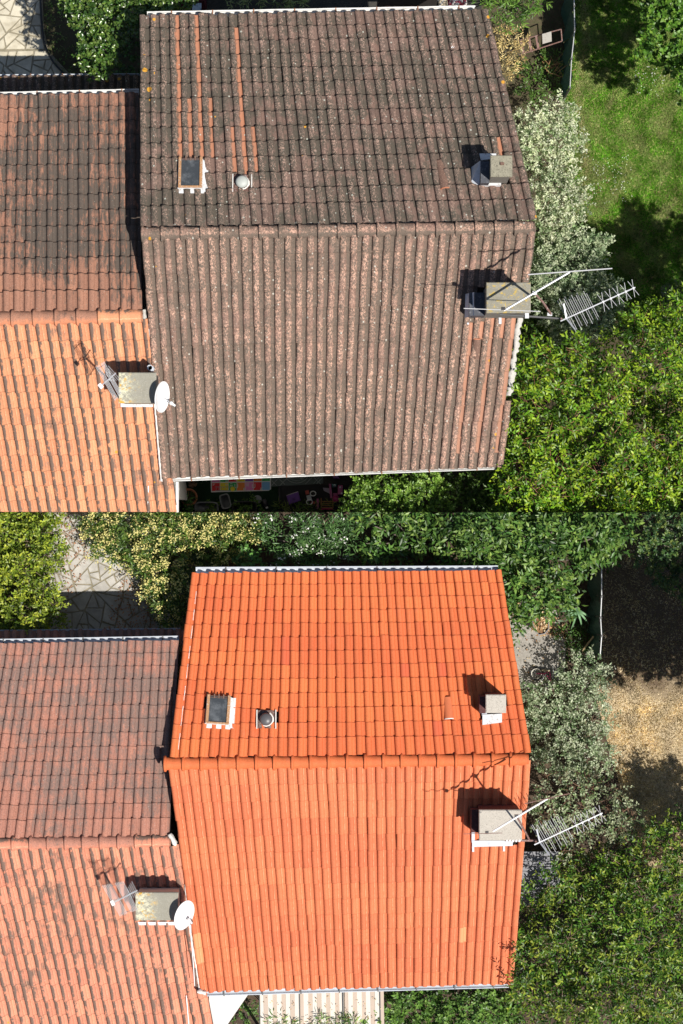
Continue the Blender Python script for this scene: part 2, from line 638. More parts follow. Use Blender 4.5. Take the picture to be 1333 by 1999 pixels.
def ridge_tile_mesh(L, r, mat, tint, collar=0.05):
    n = 12
    V, F, UV = [], [], []
    # collar at the left end, tapered barrel behind it
    st = [(0.0, r + 0.002), (0.0, r + 0.028), (0.012, r + 0.034), (collar - 0.01, r + 0.034), (collar, r + 0.014), (collar + 0.006, r), (L * 0.5, r - 0.003), (L * 1.06, r - 0.008)]
    for (x, rr) in st:
        for k in range(n + 1):
            a = math.radians(-8 + 196 * k / n)
            V.append((x, math.cos(a) * rr, math.sin(a) * rr))
            UV.append((k / n, x / L))
    for i in range(len(st) - 1):
        for k in range(n):
            F.append((i * (n + 1) + k, (i + 1) * (n + 1) + k, (i + 1) * (n + 1) + k + 1, i * (n + 1) + k + 1))
    return mesh_with_attrs('ridge_tile', np.array(V), F, np.array(UV), tint, mat)


def ridge_row(deck, A, B, z, n, r, mats, pick, drop=0.05):
    """A, B photo px of the ridge ends; pick(k) gives (material index, tint)"""
    a, b = P(A[0], A[1], z), P(B[0], B[1], z)
    d = (b - a)
    L = d.length / n
    d.normalize()
    ang = math.atan2(d.y, d.x)
    cache = {}
    rr = random.Random(11)
    for k in range(n):
        p = a + d * (L * k)
        if p.x > 7 or p.x < -7.4:
            continue
        mi, t = pick(k)
        key = (mi, t)
        if key not in cache:
            cache[key] = ridge_tile_mesh(L, r, mats[mi], t)
        o = bpy.data.objects.new('ridge_tile', cache[key])
        COL.objects.link(o)
        o.parent = deck
        o.location = (p.x, p.y, p.z - drop)
        o.rotation_euler = (rr.gauss(0, 0.01), rr.gauss(0, 0.006), ang + rr.gauss(0, 0.008))


def ragged_strip(name, pts, w, h, mat, parent, seed=1, step=0.05, amp=0.5):
    """mortar bead along pts (world), width w, height h, ragged outline"""
    rr = random.Random(seed)
    out = [Vector(pts[0])]
    for a, b in zip(pts[:-1], pts[1:]):
        a, b = Vector(a), Vector(b)
        m = max(1, int((b - a).length / step))
        for i in range(1, m + 1):
            out.append(a.lerp(b, i / m))
    V, F = [], []
    for i, p in enumerate(out):
        d = (out[min(i + 1, len(out) - 1)] - out[max(i - 1, 0)]).normalized()
        s_ = d.cross(Vector((0, 0, 1))).normalized()
        w1 = w * (1 + rr.uniform(-amp, amp)) * 0.5
        w2 = w * (1 + rr.uniform(-amp, amp)) * 0.5
        hh = h * rr.uniform(0.7, 1.2)
        V += [p - s_ * w1 - Vector((0, 0, h)), p - s_ * w1 * 0.6 + Vector((0, 0, hh * 0.7)), p + Vector((0, 0, hh)), p + s_ * w2 * 0.6 + Vector((0, 0, hh * 0.7)), p + s_ * w2 - Vector((0, 0, h))]
    for i in range(len(out) - 1):
        for k in range(4):
            F.append((i * 5 + k, i * 5 + k + 1, i * 5 + 5 + k + 1, i * 5 + 5 + k))
    return link(name, pymesh(name, V, F, mat, True), parent)


def gutter(house, A, B, z, w, mat, brackets=8, bmat=None, clip=False, name='gutter', lip=None):
    """half-round channel, open at the top, from px A to px B at height z"""
    a, b = P(A[0], A[1], z), P(B[0], B[1], z)
    d = (b - a).normalized()
    s_ = Vector((-d.y, d.x, 0))
    V, F = [], []
    prof = []
    for k in range(7):
        t = math.pi + math.pi * k / 6
        prof.append((math.cos(t) * w / 2, math.sin(t) * w * 0.42))
    prof = [(-w / 2 - 0.012, 0.004)] + prof + [(w / 2 + 0.012, 0.004)]
    inner = [(x * 0.88, y * 0.9 + 0.003) for x, y in prof]
    n = len(prof)
    segs = 40
    for i in range(segs + 1):
        q = a.lerp(b, i / segs)
        q = q + Vector((0, 0, 0.006 * math.sin(i * 0.9)))
        for (x, y) in prof + inner:
            V.append(q + s_ * x + Vector((0, 0, y)))
    for i in range(segs):
        for k in range(n - 1):
            F.append((i * 2 * n + k, i * 2 * n + k + 1, (i + 1) * 2 * n + k + 1, (i + 1) * 2 * n + k))
            F.append((i * 2 * n + n + k + 1, i * 2 * n + n + k, (i + 1) * 2 * n + n + k, (i + 1) * 2 * n + n + k + 1))
        for k in (0, n - 1):
            F.append((i * 2 * n + k, (i + 1) * 2 * n + k, (i + 1) * 2 * n + n + k, i * 2 * n + n + k))
    F.append(tuple(range(n)))
    F.append(tuple(segs * 2 * n + k for k in range(n))[::-1])
    g = link(name, pymesh(name, V, F, mat, False), house)
    for k in range(brackets):
        t = (k + 0.6) / brackets
        q = a.lerp(b, t)
        bm = MB()
        bm.box(q + s_ * (-w / 2 - 0.02) - d * 0.012 + Vector((0, 0, 0.006)), d * 0.024, s_ * (w + 0.04), (0, 0, 0.006))
        bm.build('bracket', bmat or M['rust_bracket'], g)
    return g


def house_walls(house, up, lo, ground, mat, inset=0.28, name='wall', top_drop=0.13, cuty=None):
    """walls under two slopes sharing a ridge"""
    def ins(u):
        return u
    pts = {}
    q = [up.S(0.03, 0.93, -top_drop), up.S(0.97, 0.93, -top_drop), lo.S(0.97, 0.93, -top_drop), lo.S(0.03, 0.93, -top_drop)]
    rl, rr = up.S(0.03, 0.0, -top_drop - 0.02), up.S(0.97, 0.0, -top_drop - 0.02)
    if cuty is not None:
        for p in q:
            p.y = max(p.y, cuty)
    top = [q[0], rl, q[3], q[2], rr, q[1]]
    b = MB()
    V = top + [Vector((p.x, p.y, ground)) for p in top]
    F = [(0, 5, 4, 1), (1, 4, 3, 2)] + [(i, (i + 1) % 6, (i + 1) % 6 + 6, i + 6) for i in range(6)] + [tuple(range(11, 5, -1))]
    b.add(V, F)
    return b.build(name, mat, house)


# materials of the four roofs
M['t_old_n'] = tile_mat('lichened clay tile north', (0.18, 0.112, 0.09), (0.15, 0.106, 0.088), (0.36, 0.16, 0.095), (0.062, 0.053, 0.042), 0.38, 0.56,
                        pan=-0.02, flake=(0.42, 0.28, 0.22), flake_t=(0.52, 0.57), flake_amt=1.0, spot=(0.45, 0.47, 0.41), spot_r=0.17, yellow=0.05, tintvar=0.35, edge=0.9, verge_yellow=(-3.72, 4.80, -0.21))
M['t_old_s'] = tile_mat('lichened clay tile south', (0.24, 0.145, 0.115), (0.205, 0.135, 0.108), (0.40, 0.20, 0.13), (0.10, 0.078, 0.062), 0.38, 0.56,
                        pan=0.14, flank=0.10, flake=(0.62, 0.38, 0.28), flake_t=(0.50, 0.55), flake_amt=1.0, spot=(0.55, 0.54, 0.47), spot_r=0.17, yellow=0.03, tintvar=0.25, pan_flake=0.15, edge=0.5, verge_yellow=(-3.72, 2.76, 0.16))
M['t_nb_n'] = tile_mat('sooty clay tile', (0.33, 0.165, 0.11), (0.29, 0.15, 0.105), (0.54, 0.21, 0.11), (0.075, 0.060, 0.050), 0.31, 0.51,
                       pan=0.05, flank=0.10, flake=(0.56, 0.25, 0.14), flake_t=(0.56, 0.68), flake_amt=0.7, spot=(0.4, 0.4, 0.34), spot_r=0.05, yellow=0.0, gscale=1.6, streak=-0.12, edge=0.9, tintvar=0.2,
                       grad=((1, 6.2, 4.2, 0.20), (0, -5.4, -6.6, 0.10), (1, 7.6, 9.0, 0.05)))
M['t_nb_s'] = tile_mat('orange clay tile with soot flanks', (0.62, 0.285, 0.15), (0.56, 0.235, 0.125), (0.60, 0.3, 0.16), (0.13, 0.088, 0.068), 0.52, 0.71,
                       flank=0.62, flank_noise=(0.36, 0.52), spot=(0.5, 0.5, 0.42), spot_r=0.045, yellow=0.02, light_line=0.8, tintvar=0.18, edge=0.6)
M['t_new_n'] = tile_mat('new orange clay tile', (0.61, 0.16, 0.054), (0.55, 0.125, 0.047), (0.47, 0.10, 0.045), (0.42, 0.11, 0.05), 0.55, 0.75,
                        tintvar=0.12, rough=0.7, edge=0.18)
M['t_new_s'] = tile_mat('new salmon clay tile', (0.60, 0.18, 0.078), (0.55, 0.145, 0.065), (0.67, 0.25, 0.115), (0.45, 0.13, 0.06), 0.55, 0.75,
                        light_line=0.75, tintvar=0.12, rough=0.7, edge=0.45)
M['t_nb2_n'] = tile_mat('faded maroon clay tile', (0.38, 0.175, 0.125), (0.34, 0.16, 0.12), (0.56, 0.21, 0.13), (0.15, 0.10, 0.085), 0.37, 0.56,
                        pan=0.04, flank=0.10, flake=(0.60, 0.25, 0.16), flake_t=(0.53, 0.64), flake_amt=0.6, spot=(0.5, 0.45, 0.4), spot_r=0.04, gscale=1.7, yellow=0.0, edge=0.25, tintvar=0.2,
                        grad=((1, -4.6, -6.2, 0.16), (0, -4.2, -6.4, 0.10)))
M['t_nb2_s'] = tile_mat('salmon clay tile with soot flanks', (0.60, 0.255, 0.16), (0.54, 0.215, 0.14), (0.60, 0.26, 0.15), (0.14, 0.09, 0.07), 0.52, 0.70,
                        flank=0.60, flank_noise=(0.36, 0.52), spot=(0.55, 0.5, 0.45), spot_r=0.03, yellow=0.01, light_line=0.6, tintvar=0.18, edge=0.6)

# ---- upper plot: weathered house
H1 = thing('house', 'weathered brown tiled house in the upper half, its roof speckled with grey and orange lichen', 'house', P(650, 450, 0))
s1n = Slope((274, 437), (1032, 424), (274, 33), (938, 22), ZR, ZR - 1.05, 35, 14, M['t_old_n'], True)
s1s = Slope((276, 462), (1030, 450), (316, 933), (968, 911), ZR, ZR - 1.15, 35, 14, M['t_old_s'], False)


def clean1(i, j, c):
    x, y = c
    if i in (3, 5) and y < 325:
        return 0.5
    if i in (4, 6) and 190 < y < 325:
        return 0.4
    if i == 9 and 60 < y < 345:
        return 0.5
    if i in (8, 10) and 240 < y < 345:
        return 0.4
    if 270 < y < 310 and 955 < x < 985:
        return 0.6
    return 0.0


def clean1s(i, j, c):
    x, y = c
    if y < 655 and y > 615 and 912 < x < 1003:
        return 0.7
    if 655 < y < 880 and 885 < x < 1000:
        return 0.35 if (i % 2 == 0) else 0.08
    return 0.0


d1n = s1n.deck(H1)
s1n.lay(d1n, H1, holes=[(352, 312, 396, 372), (458, 348, 490, 374), (940, 305, 985, 350)], clean=clean1, budget=170, lift=0.052, jit=1.3)
d1s = s1s.deck(H1)
s1s.lay(d1s, H1, holes=[(925, 555, 1035, 610)], clean=clean1s, budget=130, jit=1.3, skip=lambda i, j, c: i == 35 and (625 < c[1] < 775 or 555 < c[1] < 610))
house_walls(H1, s1n, s1s, GT, M['white_render'])
ridge_row(d1n, (276, 457), (1041, 444), ZR, 20, 0.135, [M['t_old_s']], lambda k: (0, (random.Random(k).random(), 0.6, 0.0)), drop=0.02)
ragged_strip('mortar', [P(277, 471, ZR - 0.03), P(1030, 458, ZR - 0.03)], 0.05, 0.02, M['mortar'], H1, 4)
gutter(H1, (287, 31), (928, 19), ZR - 1.10, 0.15, M['gutter_white'], 8)
gutter(H1, (318, 934.5), (968, 910.5), ZR - 1.22, 0.10, M['gutter_white'], 7)
# broken verge, bare mortar on the right-hand edge
ragged_strip('mortar', [s1s.S(1.008, 0.36, 0.0), s1s.S(1.01, 0.70, 0.0)], 0.13, 0.03, M['mortar'], H1, 9)

# ---- upper plot: neighbour
H2 = thing('house', 'lower neighbouring house at upper left, soot-streaked orange tiled roof with white gutter', 'house', P(120, 600, 0))
Z2 = 6.16
s2n = Slope((-98, 605), (277, 600), (-80, 190), (271, 183), Z2, Z2 - 1.08, 18, 14, M['t_nb_n'], True)
s2s = Slope((-140, 634), (298, 628), (-58, 1003), (346, 1003), Z2, Z2 - 0.94, 21, 12, M['t_nb_s'], False)


d2n = s2n.deck(H2)
s2n.lay(d2n, H2, budget=150, verge_right=False, lift=0.045)
d2s = s2s.deck(H2, clip_y0=True)
s2s.lay(d2s, H2, holes=[(236, 728, 300, 790)], budget=150, verge_right=False, clip_y0=True)
house_walls(H2, s2n, s2s, GT, M['white_render'], cuty=0.01)
ridge_row(d2n, (-62, 623), (277, 617), Z2, 8, 0.145, [M['t_nb_s'], M['t_nb_n']], lambda k: (0, (0.6, 0.9, 0.0)) if k in (6, 7) else (1, (0.2, 0.9, 0.35)), drop=0.0)
ragged_strip('mortar', [P(-50, 641, Z2 - 0.03), P(283, 633, Z2 - 0.03)], 0.05, 0.02, M['white_mortar'], H2, 5)
ragged_strip('mortar', [P(280, 605, Z2 + 0.02), P(282, 618, Z2 + 0.04), P(281, 628, Z2)], 0.10, 0.05, M['mortar'], H2, 6)
gutter(H2, (-60, 188), (271, 180), Z2 - 1.12, 0.12, M['gutter_white'], 4)
# white coping where the two roofs meet
ragged_strip('flashing', [s1s.S(0.0, 0.36, 0.03), s1s.S(0.0, 0.50, 0.03)], 0.035, 0.02, M['white_mortar'], H1, 14)
ragged_strip('flashing', [s1s.S(-0.002, 0.68, 0.05), s1s.S(-0.002, 1.01, 0.05)], 0.05, 0.03, M['white_mortar'], H1, 15, amp=0.25)
ragged_strip('flashing', [P(312, 936, 5.42), P(330, 940, 5.42)], 0.09, 0.03, M['white_mortar'], H1, 16)
bm = MB()
bm.box(P(344, 1000, 5.1), (P(349, 1000, 5.1) - P(344, 1000, 5.1)), (0, P(344, 940, 5.1).y - P(344, 999, 5.1).y, 0), (0, 0, 0.12))
bm.build('barge_board', M['white_render'], H2)

# lean-to in front of the neighbour, upper plot
H3 = thing('lean_to', 'shaded strip of dark tiled lean-to roof below the neighbour at upper left', 'lean-to', P(120, 170, 0))
s3 = Slope((-40, 196), (292, 190), (-40, 152), (292, 150), 3.2, 3.0, 21, 2, M['t_old_n'], True, 1.0)
d3 = s3.deck(H3)
s3.lay(d3, H3, budget=60, verge_right=False)
gutter(H3, (-40, 151), (272, 149), 2.95, 0.10, M['zinc'], 5)
bm = MB()
bm.prism([P(-40, 155, 2.85), P(292, 152, 2.85), P(292, 200, 2.85), P(-40, 206, 2.85)][::-1], 2.85)
bm.build('wall', M['white_render'], H3)

# ---- lower plot: re-roofed house
ZE4 = ZR - 0.68
H4 = thing('house', 'freshly re-roofed house in the lower half with bright uniform orange tiles', 'house', P(670, 1500, GB))
s4n = Slope((331, 1474), (1022, 1464), (374, 1119), (966, 1114), ZR, ZE4, 36, 13, M['t_new_n'], True)
s4s = Slope((329, 1498), (1022, 1490), (391, 1935), (990, 1919), ZR, ZE4 - 0.1, 36, 14, M['t_new_s'], False)


def clean4(i, j, c):
    x, y = c
    for (cx, cy) in ((557, 1270), (557, 1296), (795, 1322), (868, 1320), (858, 1432)):
        if abs(x - cx) < 8.6 and abs(y - cy) < 13:
            return 1.0
    return 0.0


def tint4(k, rnd, c):
    band = 0.5 + 0.35 * math.sin(c[1] / 31.0 + 2.0 * math.sin(c[0] / 160.0)) + rnd.gauss(0, 0.2)
    return round(min(1, max(0, band)) * 6) / 6


d4n = s4n.deck(H4)
s4n.lay(d4n, H4, holes=[(406, 1362, 456, 1414), (504, 1390, 538, 1422), (945, 1362, 980, 1400)], clean=clean4, budget=150, verge_left=True, tint=tint4, lift=0.022, jit=1.1, arch=0.058)
d4s = s4s.deck(H4)
s4s.lay(d4s, H4, holes=[(930, 1588, 1012, 1645)], clean=lambda i, j, c: 1.0 if (abs(c[0] - 388) < 10 and 1815 < c[1] < 1880) or (abs(c[0] - 900) < 9 and abs(c[1] - 1823) < 13) else 0.0,
        budget=150, tint=tint4, lift=0.022, jit=1.1, arch=0.058)
house_walls(H4, s4n, s4s, GB, M['beige_render'])
ridge_row(d4n, (320, 1491), (1029, 1482), ZR, 20, 0.125, [M['t_new_n']], lambda k: (0, (0.45 + 0.2 * (k % 3) / 2, 0.7, 0.0)), drop=0.0)
ragged_strip('mortar', [P(335, 1479, ZR - 0.05), P(1022, 1471, ZR - 0.05)], 0.04, 0.015, M['white_mortar'], H4, 24, amp=0.9)
ragged_strip('mortar', [P(330, 1503, ZR - 0.045), P(1025, 1495, ZR - 0.045)], 0.04, 0.018, M['white_mortar'], H4, 25, amp=0.9)
for (v0, v1) in ((0.03, 0.12), (0.16, 0.27), (0.30, 0.38), (0.42, 0.50), (0.53, 0.60), (0.64, 0.71), (0.74, 0.80), (0.83, 0.90)):
    ragged_strip('mortar', [s4n.S(0.0225, v0, 0.02), s4n.S(0.0225, v1, 0.02)], 0.018, 0.02, M['white_mortar'], H4, int(v0 * 100))
ragged_strip('mortar', [s4s.S(0.0, 0.52, 0.03), s4s.S(-0.005, 0.75, 0.03), s4s.S(0.0, 1.0, 0.03)], 0.05, 0.03, M['white_mortar'], H4, 31, amp=0.4)
ragged_strip('mortar', [P(385, 1936, 5.95), P(402, 1938, 5.95)], 0.09, 0.03, M['white_mortar'], H4, 32)
gutter(H4, (382, 1114), (972, 1111), ZE4 - 0.05, 0.12, M['zinc'], 6, M['gutter_dark'])
gutter(H4, (392, 1938), (993, 1921), ZE4 - 0.16, 0.12, M['zinc'], 8, M['gutter_dark'])
ragged_strip('mortar', [P(1005, 1470, ZR - 0.1), P(978, 1471, ZR - 0.12), P(962, 1474, ZR - 0.1)], 0.05, 0.03, M['white_mortar'], H4, 35)
ragged_strip('mortar', [P(985, 1447, ZR - 0.02), P(986, 1468, ZR - 0.02)], 0.03, 0.02, M['white_mortar'], H4, 36)

# ---- lower plot: neighbour
H5 = thing('house', 'neighbouring house at lower left with faded maroon and salmon tiled roof slopes', 'house', P(120, 1600, GB))
Z5 = 6.30
s5n = Slope((-84, 1632), (331, 1625), (-18, 1256), (349, 1250), Z5, Z5 - 0.32, 22, 14, M['t_nb2_n'], True)
s5s = Slope((-122, 1662), (352, 1656), (-30, 2010), (416, 2004), Z5, Z5 - 0.7, 24, 11, M['t_nb2_s'], False)
d5n = s5n.deck(H5)
s5n.lay(d5n, H5, budget=150, verge_right=False, lift=0.022, arch=0.05)
d5s = s5s.deck(H5)
s5s.lay(d5s, H5, holes=[(272, 1744, 345, 1796)], budget=150, verge_right=False)
house_walls(H5, s5n, s5s, GB, M['beige_render'])
ridge_row(d5n, (-45, 1648), (332, 1641), Z5, 11, 0.125, [M['t_nb2_s'], M['t_nb2_n']], lambda k: (0, (0.8, 0.7, 0.0)) if k in (0, 1, 2, 9, 10) else (1, (0.3, 1.0, 0.25)), drop=0.0)
ragged_strip('mortar', [P(-40, 1662, Z5 - 0.03), P(335, 1655, Z5 - 0.03)], 0.05, 0.018, M['white_mortar'], H5, 41, amp=0.7)
ragged_strip('mortar', [P(-40, 1637, Z5 - 0.03), P(330, 1629, Z5 - 0.03)], 0.05, 0.018, M['mortar'], H5, 42, amp=0.8)
ragged_strip('mortar', [P(331, 1628, Z5 + 0.05), P(338, 1642, Z5 + 0.08), P(343, 1650, Z5)], 0.10, 0.06, M['white_mortar'], H5, 43)
gutter(H5, (-40, 1254), (349, 1247), Z5 - 0.38, 0.10, M['zinc'], 5, M['gutter_dark'])

H6 = thing('lean_to', 'narrow maroon tiled lean-to edge beside the lower stone path', 'lean-to', P(180, 1240, GB))
s6 = Slope((-40, 1262), (360, 1255), (-40, 1235), (360, 1232), GB + 1.75, GB + 1.6, 25, 1, M['t_nb2_n'], True, 1.0)
d6 = s6.deck(H6)
s6.lay(d6, H6, budget=60, verge_right=False)
gutter(H6, (-40, 1234), (352, 1230), GB + 1.56, 0.06, M['zinc'], 4)
bm = MB()
bm.prism([P(-40, 1240, GB + 1.45), P(350, 1238, GB + 1.45), P(350, 1275, GB + 1.45), P(-40, 1275, GB + 1.45)][::-1], 1.45)
bm.build('wall', M['beige_render'], H6)


# ------------------------------------------------------------------ ground
def poly_px(pts, z):
    return [P(x, y, z) for x, y in pts]


def sheet(name, pts, z, mat, thick=0.0, clip=None):
    w = poly_px(pts, z)
    if clip == 'top':
        for p in w:
            p.y = max(p.y, 0.004)
    if clip == 'bottom':
        for p in w:
            p.y = min(p.y, -0.004)
    from mathutils.geometry import tessellate_polygon
    tris = tessellate_polygon([w])
    me = pymesh(name, w, [tuple(t) for t in tris], mat)
    o = link(name, me)
    if me.polygons[0].normal.z < 0:
        me.flip_normals()
    o['kind'] = 'structure'
    return o


def soil(name, a, b, c, s=2.0):
    m = NT(name, 0.95, 0.15)
    col = m.mix(m.ramp(m.noise(s, 6, 0.7), 0.35, 0.65), a, b)
    col = m.mix(m.ramp(m.noise(s * 9, 5, 0.8, dist=0.5), 0.5, 0.62, 0, 0.7), col, c)
    m.color(col)
    m.bump(m.noise(s * 14, 5, 0.8), 0.7, 0.03)
    return m.m


M['soil_top'] = soil('dark garden soil', (0.06, 0.045, 0.03), (0.10, 0.085, 0.05), (0.05, 0.08, 0.025))
M['soil_bottom'] = soil('dry garden soil', (0.09, 0.065, 0.045), (0.06, 0.045, 0.035), (0.15, 0.11, 0.07))
M['lawn'] = soil('lawn turf', (0.07, 0.15, 0.02), (0.16, 0.22, 0.05), (0.36, 0.32, 0.16), 0.9)
M['dry_lawn'] = soil('dry lawn', (0.42, 0.33, 0.21), (0.54, 0.43, 0.28), (0.24, 0.17, 0.11), 1.5)
M['concrete'] = soil('worn concrete', (0.30, 0.28, 0.25), (0.36, 0.34, 0.31), (0.17, 0.16, 0.14), 3.0)
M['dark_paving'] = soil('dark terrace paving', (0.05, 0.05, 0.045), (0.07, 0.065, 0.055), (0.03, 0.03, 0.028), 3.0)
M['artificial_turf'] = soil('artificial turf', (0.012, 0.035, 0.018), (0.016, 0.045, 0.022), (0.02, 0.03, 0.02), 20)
M['joint'] = soil('sandy joint', (0.34, 0.30, 0.23), (0.25, 0.22, 0.16), (0.16, 0.16, 0.08), 5)

g = MB()
g.add([(-70, 0.0, GT), (70, 0.0, GT), (70, 70, GT), (-70, 70, GT)], [(0, 1, 2, 3)])
o = g.build('garden_ground', M['soil_top'])
o['kind'] = 'structure'
g = MB()
g.add([(-70, -70, GB), (70, -70, GB), (70, 0, GB), (-70, 0, GB), (-70, 0, GT), (70, 0, GT)], [(0, 1, 2, 3), (3, 2, 5, 4)])  # ground raised for the light; its unseen side face also shades the patio
o = g.build('raised_ground', M['soil_bottom'])
o['kind'] = 'structure'

lawn_poly = [(1108, -80), (1500, -80), (1500, 640), (1300, 640), (1180, 620), (1110, 420), (1100, 200)]
sheet('lawn', lawn_poly, 0.012, M['lawn'])
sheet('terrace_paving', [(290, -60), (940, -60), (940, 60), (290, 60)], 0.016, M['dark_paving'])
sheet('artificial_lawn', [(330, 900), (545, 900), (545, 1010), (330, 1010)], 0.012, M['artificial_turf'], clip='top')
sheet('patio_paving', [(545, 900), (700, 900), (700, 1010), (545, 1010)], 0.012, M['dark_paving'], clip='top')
sheet('concrete_path', [(1290, 560), (1330, 525), (1500, 500), (1500, 700), (1290, 620)], 0.02, M['concrete'])
dry_poly = [(1166, 990), (1600, 990), (1600, 1700), (1260, 1700), (1200, 1500), (1160, 1350)]
m_ = NT('dry lawn with dark brown end', 0.95, 0.15)
straw = m_.mix(m_.ramp(m_.noise(1.5, 6, 0.7), 0.35, 0.65), (0.46, 0.37, 0.24), (0.58, 0.47, 0.31))
straw = m_.mix(m_.ramp(m_.noise(9, 6, 0.8, dist=0.6), 0.5, 0.62, 0, 0.6), straw, (0.28, 0.20, 0.12))
earth = m_.mix(m_.noise(7, 6, 0.8), (0.085, 0.06, 0.04), (0.19, 0.135, 0.09))  # darker brown, mixed in towards the far end
yy_ = m_.math('ADD', m_.sep(m_.pos())[1], m_.math('MULTIPLY', m_.noise(1.6, 4, 0.7), 1.4))
m_.color(m_.mix(m_.ramp(yy_, -3.3, -2.7), straw, earth))  # straw turns darker brown towards the far end
m_.bump(m_.noise(26, 5, 0.8), 0.7, 0.03)
sheet('dry_lawn', dry_poly, GB + 0.012, m_.m, clip='bottom')
sheet('concrete_slab', [(985, 1195), (1085, 1190), (1105, 1260), (1100, 1345), (985, 1345)], GB + 0.02, M['concrete'])
sheet('concrete_path', [(85, 990), (380, 990), (380, 1250), (60, 1250)], GB + 0.008, M['joint'], clip='bottom')

# crazy paving: every stone a slab of its own, bedded in sandy joints
def clip_half(poly, a, b, c):
    """keep a*x+b*y<=c"""
    out = []
    for i in range(len(poly)):
        p, q = poly[i], poly[(i + 1) % len(poly)]
        dp, dq = a * p[0] + b * p[1] - c, a * q[0] + b * q[1] - c
        if dp <= 0:
            out.append(p)
        if dp * dq < 0:
            t = dp / (dp - dq)
            out.append((p[0] + (q[0] - p[0]) * t, p[1] + (q[1] - p[1]) * t))
    return out


def stone_mat(name, a, b, moss):
    m = NT(name, 0.85, 0.25)
    blot = m.ramp(m.noise(1.3, 4, 0.7), 0.42, 0.66, 0, 0.45)
    oi = m.n('ShaderNodeObjectInfo').outputs['Random']
    col = m.mix(oi, a, b)
    col = m.mix(m.ramp(m.noise(5, 5, 0.7), 0.4, 0.7, 0, 0.5), col, tuple(x * 0.72 for x in a))
    col = m.mix(m.ramp(m.noise(22, 5, 0.8), 0.55, 0.7, 0, 0.6), col, moss)
    col = m.mix(blot, col, tuple(x * 0.6 for x in moss))
    m.color(col)
    m.bump(m.noise(40, 5, 0.8), 0.4, 0.01)
    return m.m


def crazy_paving(parent, hull, z, size, mat, seed, lim=300):
    rr = random.Random(seed)
    done, todo = [], [list(hull)]

    def area(q):
        return 0.5 * abs(sum(q[i][0] * q[(i + 1) % len(q)][1] - q[(i + 1) % len(q)][0] * q[i][1] for i in range(len(q))))
    while todo:
        q = todo.pop()
        if len(q) < 3:
            continue
        if area(q) < size * size * rr.choice((0.35, 0.6, 0.9, 1.3, 1.7)):
            done.append(q)
            continue
        cx, cy = sum(a[0] for a in q) / len(q), sum(a[1] for a in q) / len(q)
        far = max(q, key=lambda a: (a[0] - cx) ** 2 + (a[1] - cy) ** 2)
        an = math.atan2(far[1] - cy, far[0] - cx) + rr.gauss(0, 0.45)
        nx, ny = math.cos(an), math.sin(an)
        c = nx * cx + ny * cy + rr.gauss(0, 0.06) * size
        todo.append(clip_half(q, nx, ny, c))
        todo.append(clip_half(q, -nx, -ny, -c))
    n = 0
    gap = 0.009
    for q in done:
        s_ = (sum(a[0] for a in q) / len(q), sum(a[1] for a in q) / len(q))
        poly = q
        for i in range(len(q)):
            a, b = q[i], q[(i + 1) % len(q)]
            L = math.hypot(b[0] - a[0], b[1] - a[1])
            if L < 1e-4:
                continue
            nx, ny = (b[1] - a[1]) / L, -(b[0] - a[0]) / L
            if nx * (s_[0] - a[0]) + ny * (s_[1] - a[1]) > 0:
                nx, ny = -nx, -ny
            poly = clip_half(poly, nx, ny, nx * a[0] + ny * a[1] - gap * rr.uniform(0.4, 1.6))
        if len(poly) < 3 or area(poly) < 0.0015:
            continue
        # ragged outline
        pp = []
        for i in range(len(poly)):
            a, b = poly[i], poly[(i + 1) % len(poly)]
            L = math.hypot(b[0] - a[0], b[1] - a[1])
            if L < 0.01:
                continue
            pp.append((a[0] + (s_[0] - a[0]) * rr.uniform(0.0, 0.1), a[1] + (s_[1] - a[1]) * rr.uniform(0.0, 0.1)))
            if L > 0.12:
                t = rr.uniform(0.35, 0.65)
                m_ = (a[0] + (b[0] - a[0]) * t, a[1] + (b[1] - a[1]) * t)
                k = rr.uniform(-0.0, 0.07)
                pp.append((m_[0] + (s_[0] - m_[0]) * k, m_[1] + (s_[1] - m_[1]) * k))
        if len(pp) < 3:
            continue
        tz = z + rr.uniform(0.012, 0.022)
        m = len(pp)
        V = [(x + (s_[0] - x) * 0.05, y + (s_[1] - y) * 0.05, tz) for x, y in pp] + [(x, y, tz - 0.008) for x, y in pp] + [(x, y, z - 0.01) for x, y in pp]
        F = [tuple(range(m))]
        for k in range(2):
            for i in range(m):
                j = (i + 1) % m
                F.append((k * m + i, (k + 1) * m + i, (k + 1) * m + j, k * m + j))
        me = pymesh('flagstone', V, F, mat)
        if me.polygons[0].normal.z < 0:
            me.flip_normals()
        o = bpy.data.objects.new('flagstone', me)
        COL.objects.link(o)
        o.parent = parent
        n += 1
    return n


M['stone_a'] = stone_mat('cream flagstone', (0.52, 0.48, 0.38), (0.62, 0.57, 0.45), (0.40, 0.33, 0.2))
M['stone_b'] = stone_mat('grey flagstone', (0.40, 0.38, 0.35), (0.52, 0.50, 0.46), (0.28, 0.27, 0.25))
pth = sheet('stone_path', [(-80, -60), (80, -60), (86, 60), (95, 100), (150, 160), (150, 190), (-80, 190)], 0.012, M['joint'])
hull = [tuple(P(x, y, 0)[:2]) for x, y in [(-30, -20), (80, -20), (84, 50), (92, 95), (148, 158), (148, 175), (-30, 175)]]
hull_c = [tuple(P(x, y, 0)[:2]) for x, y in [(-30, -20), (79, -20), (82, 60), (110, 120), (150, 175), (-30, 175)]]
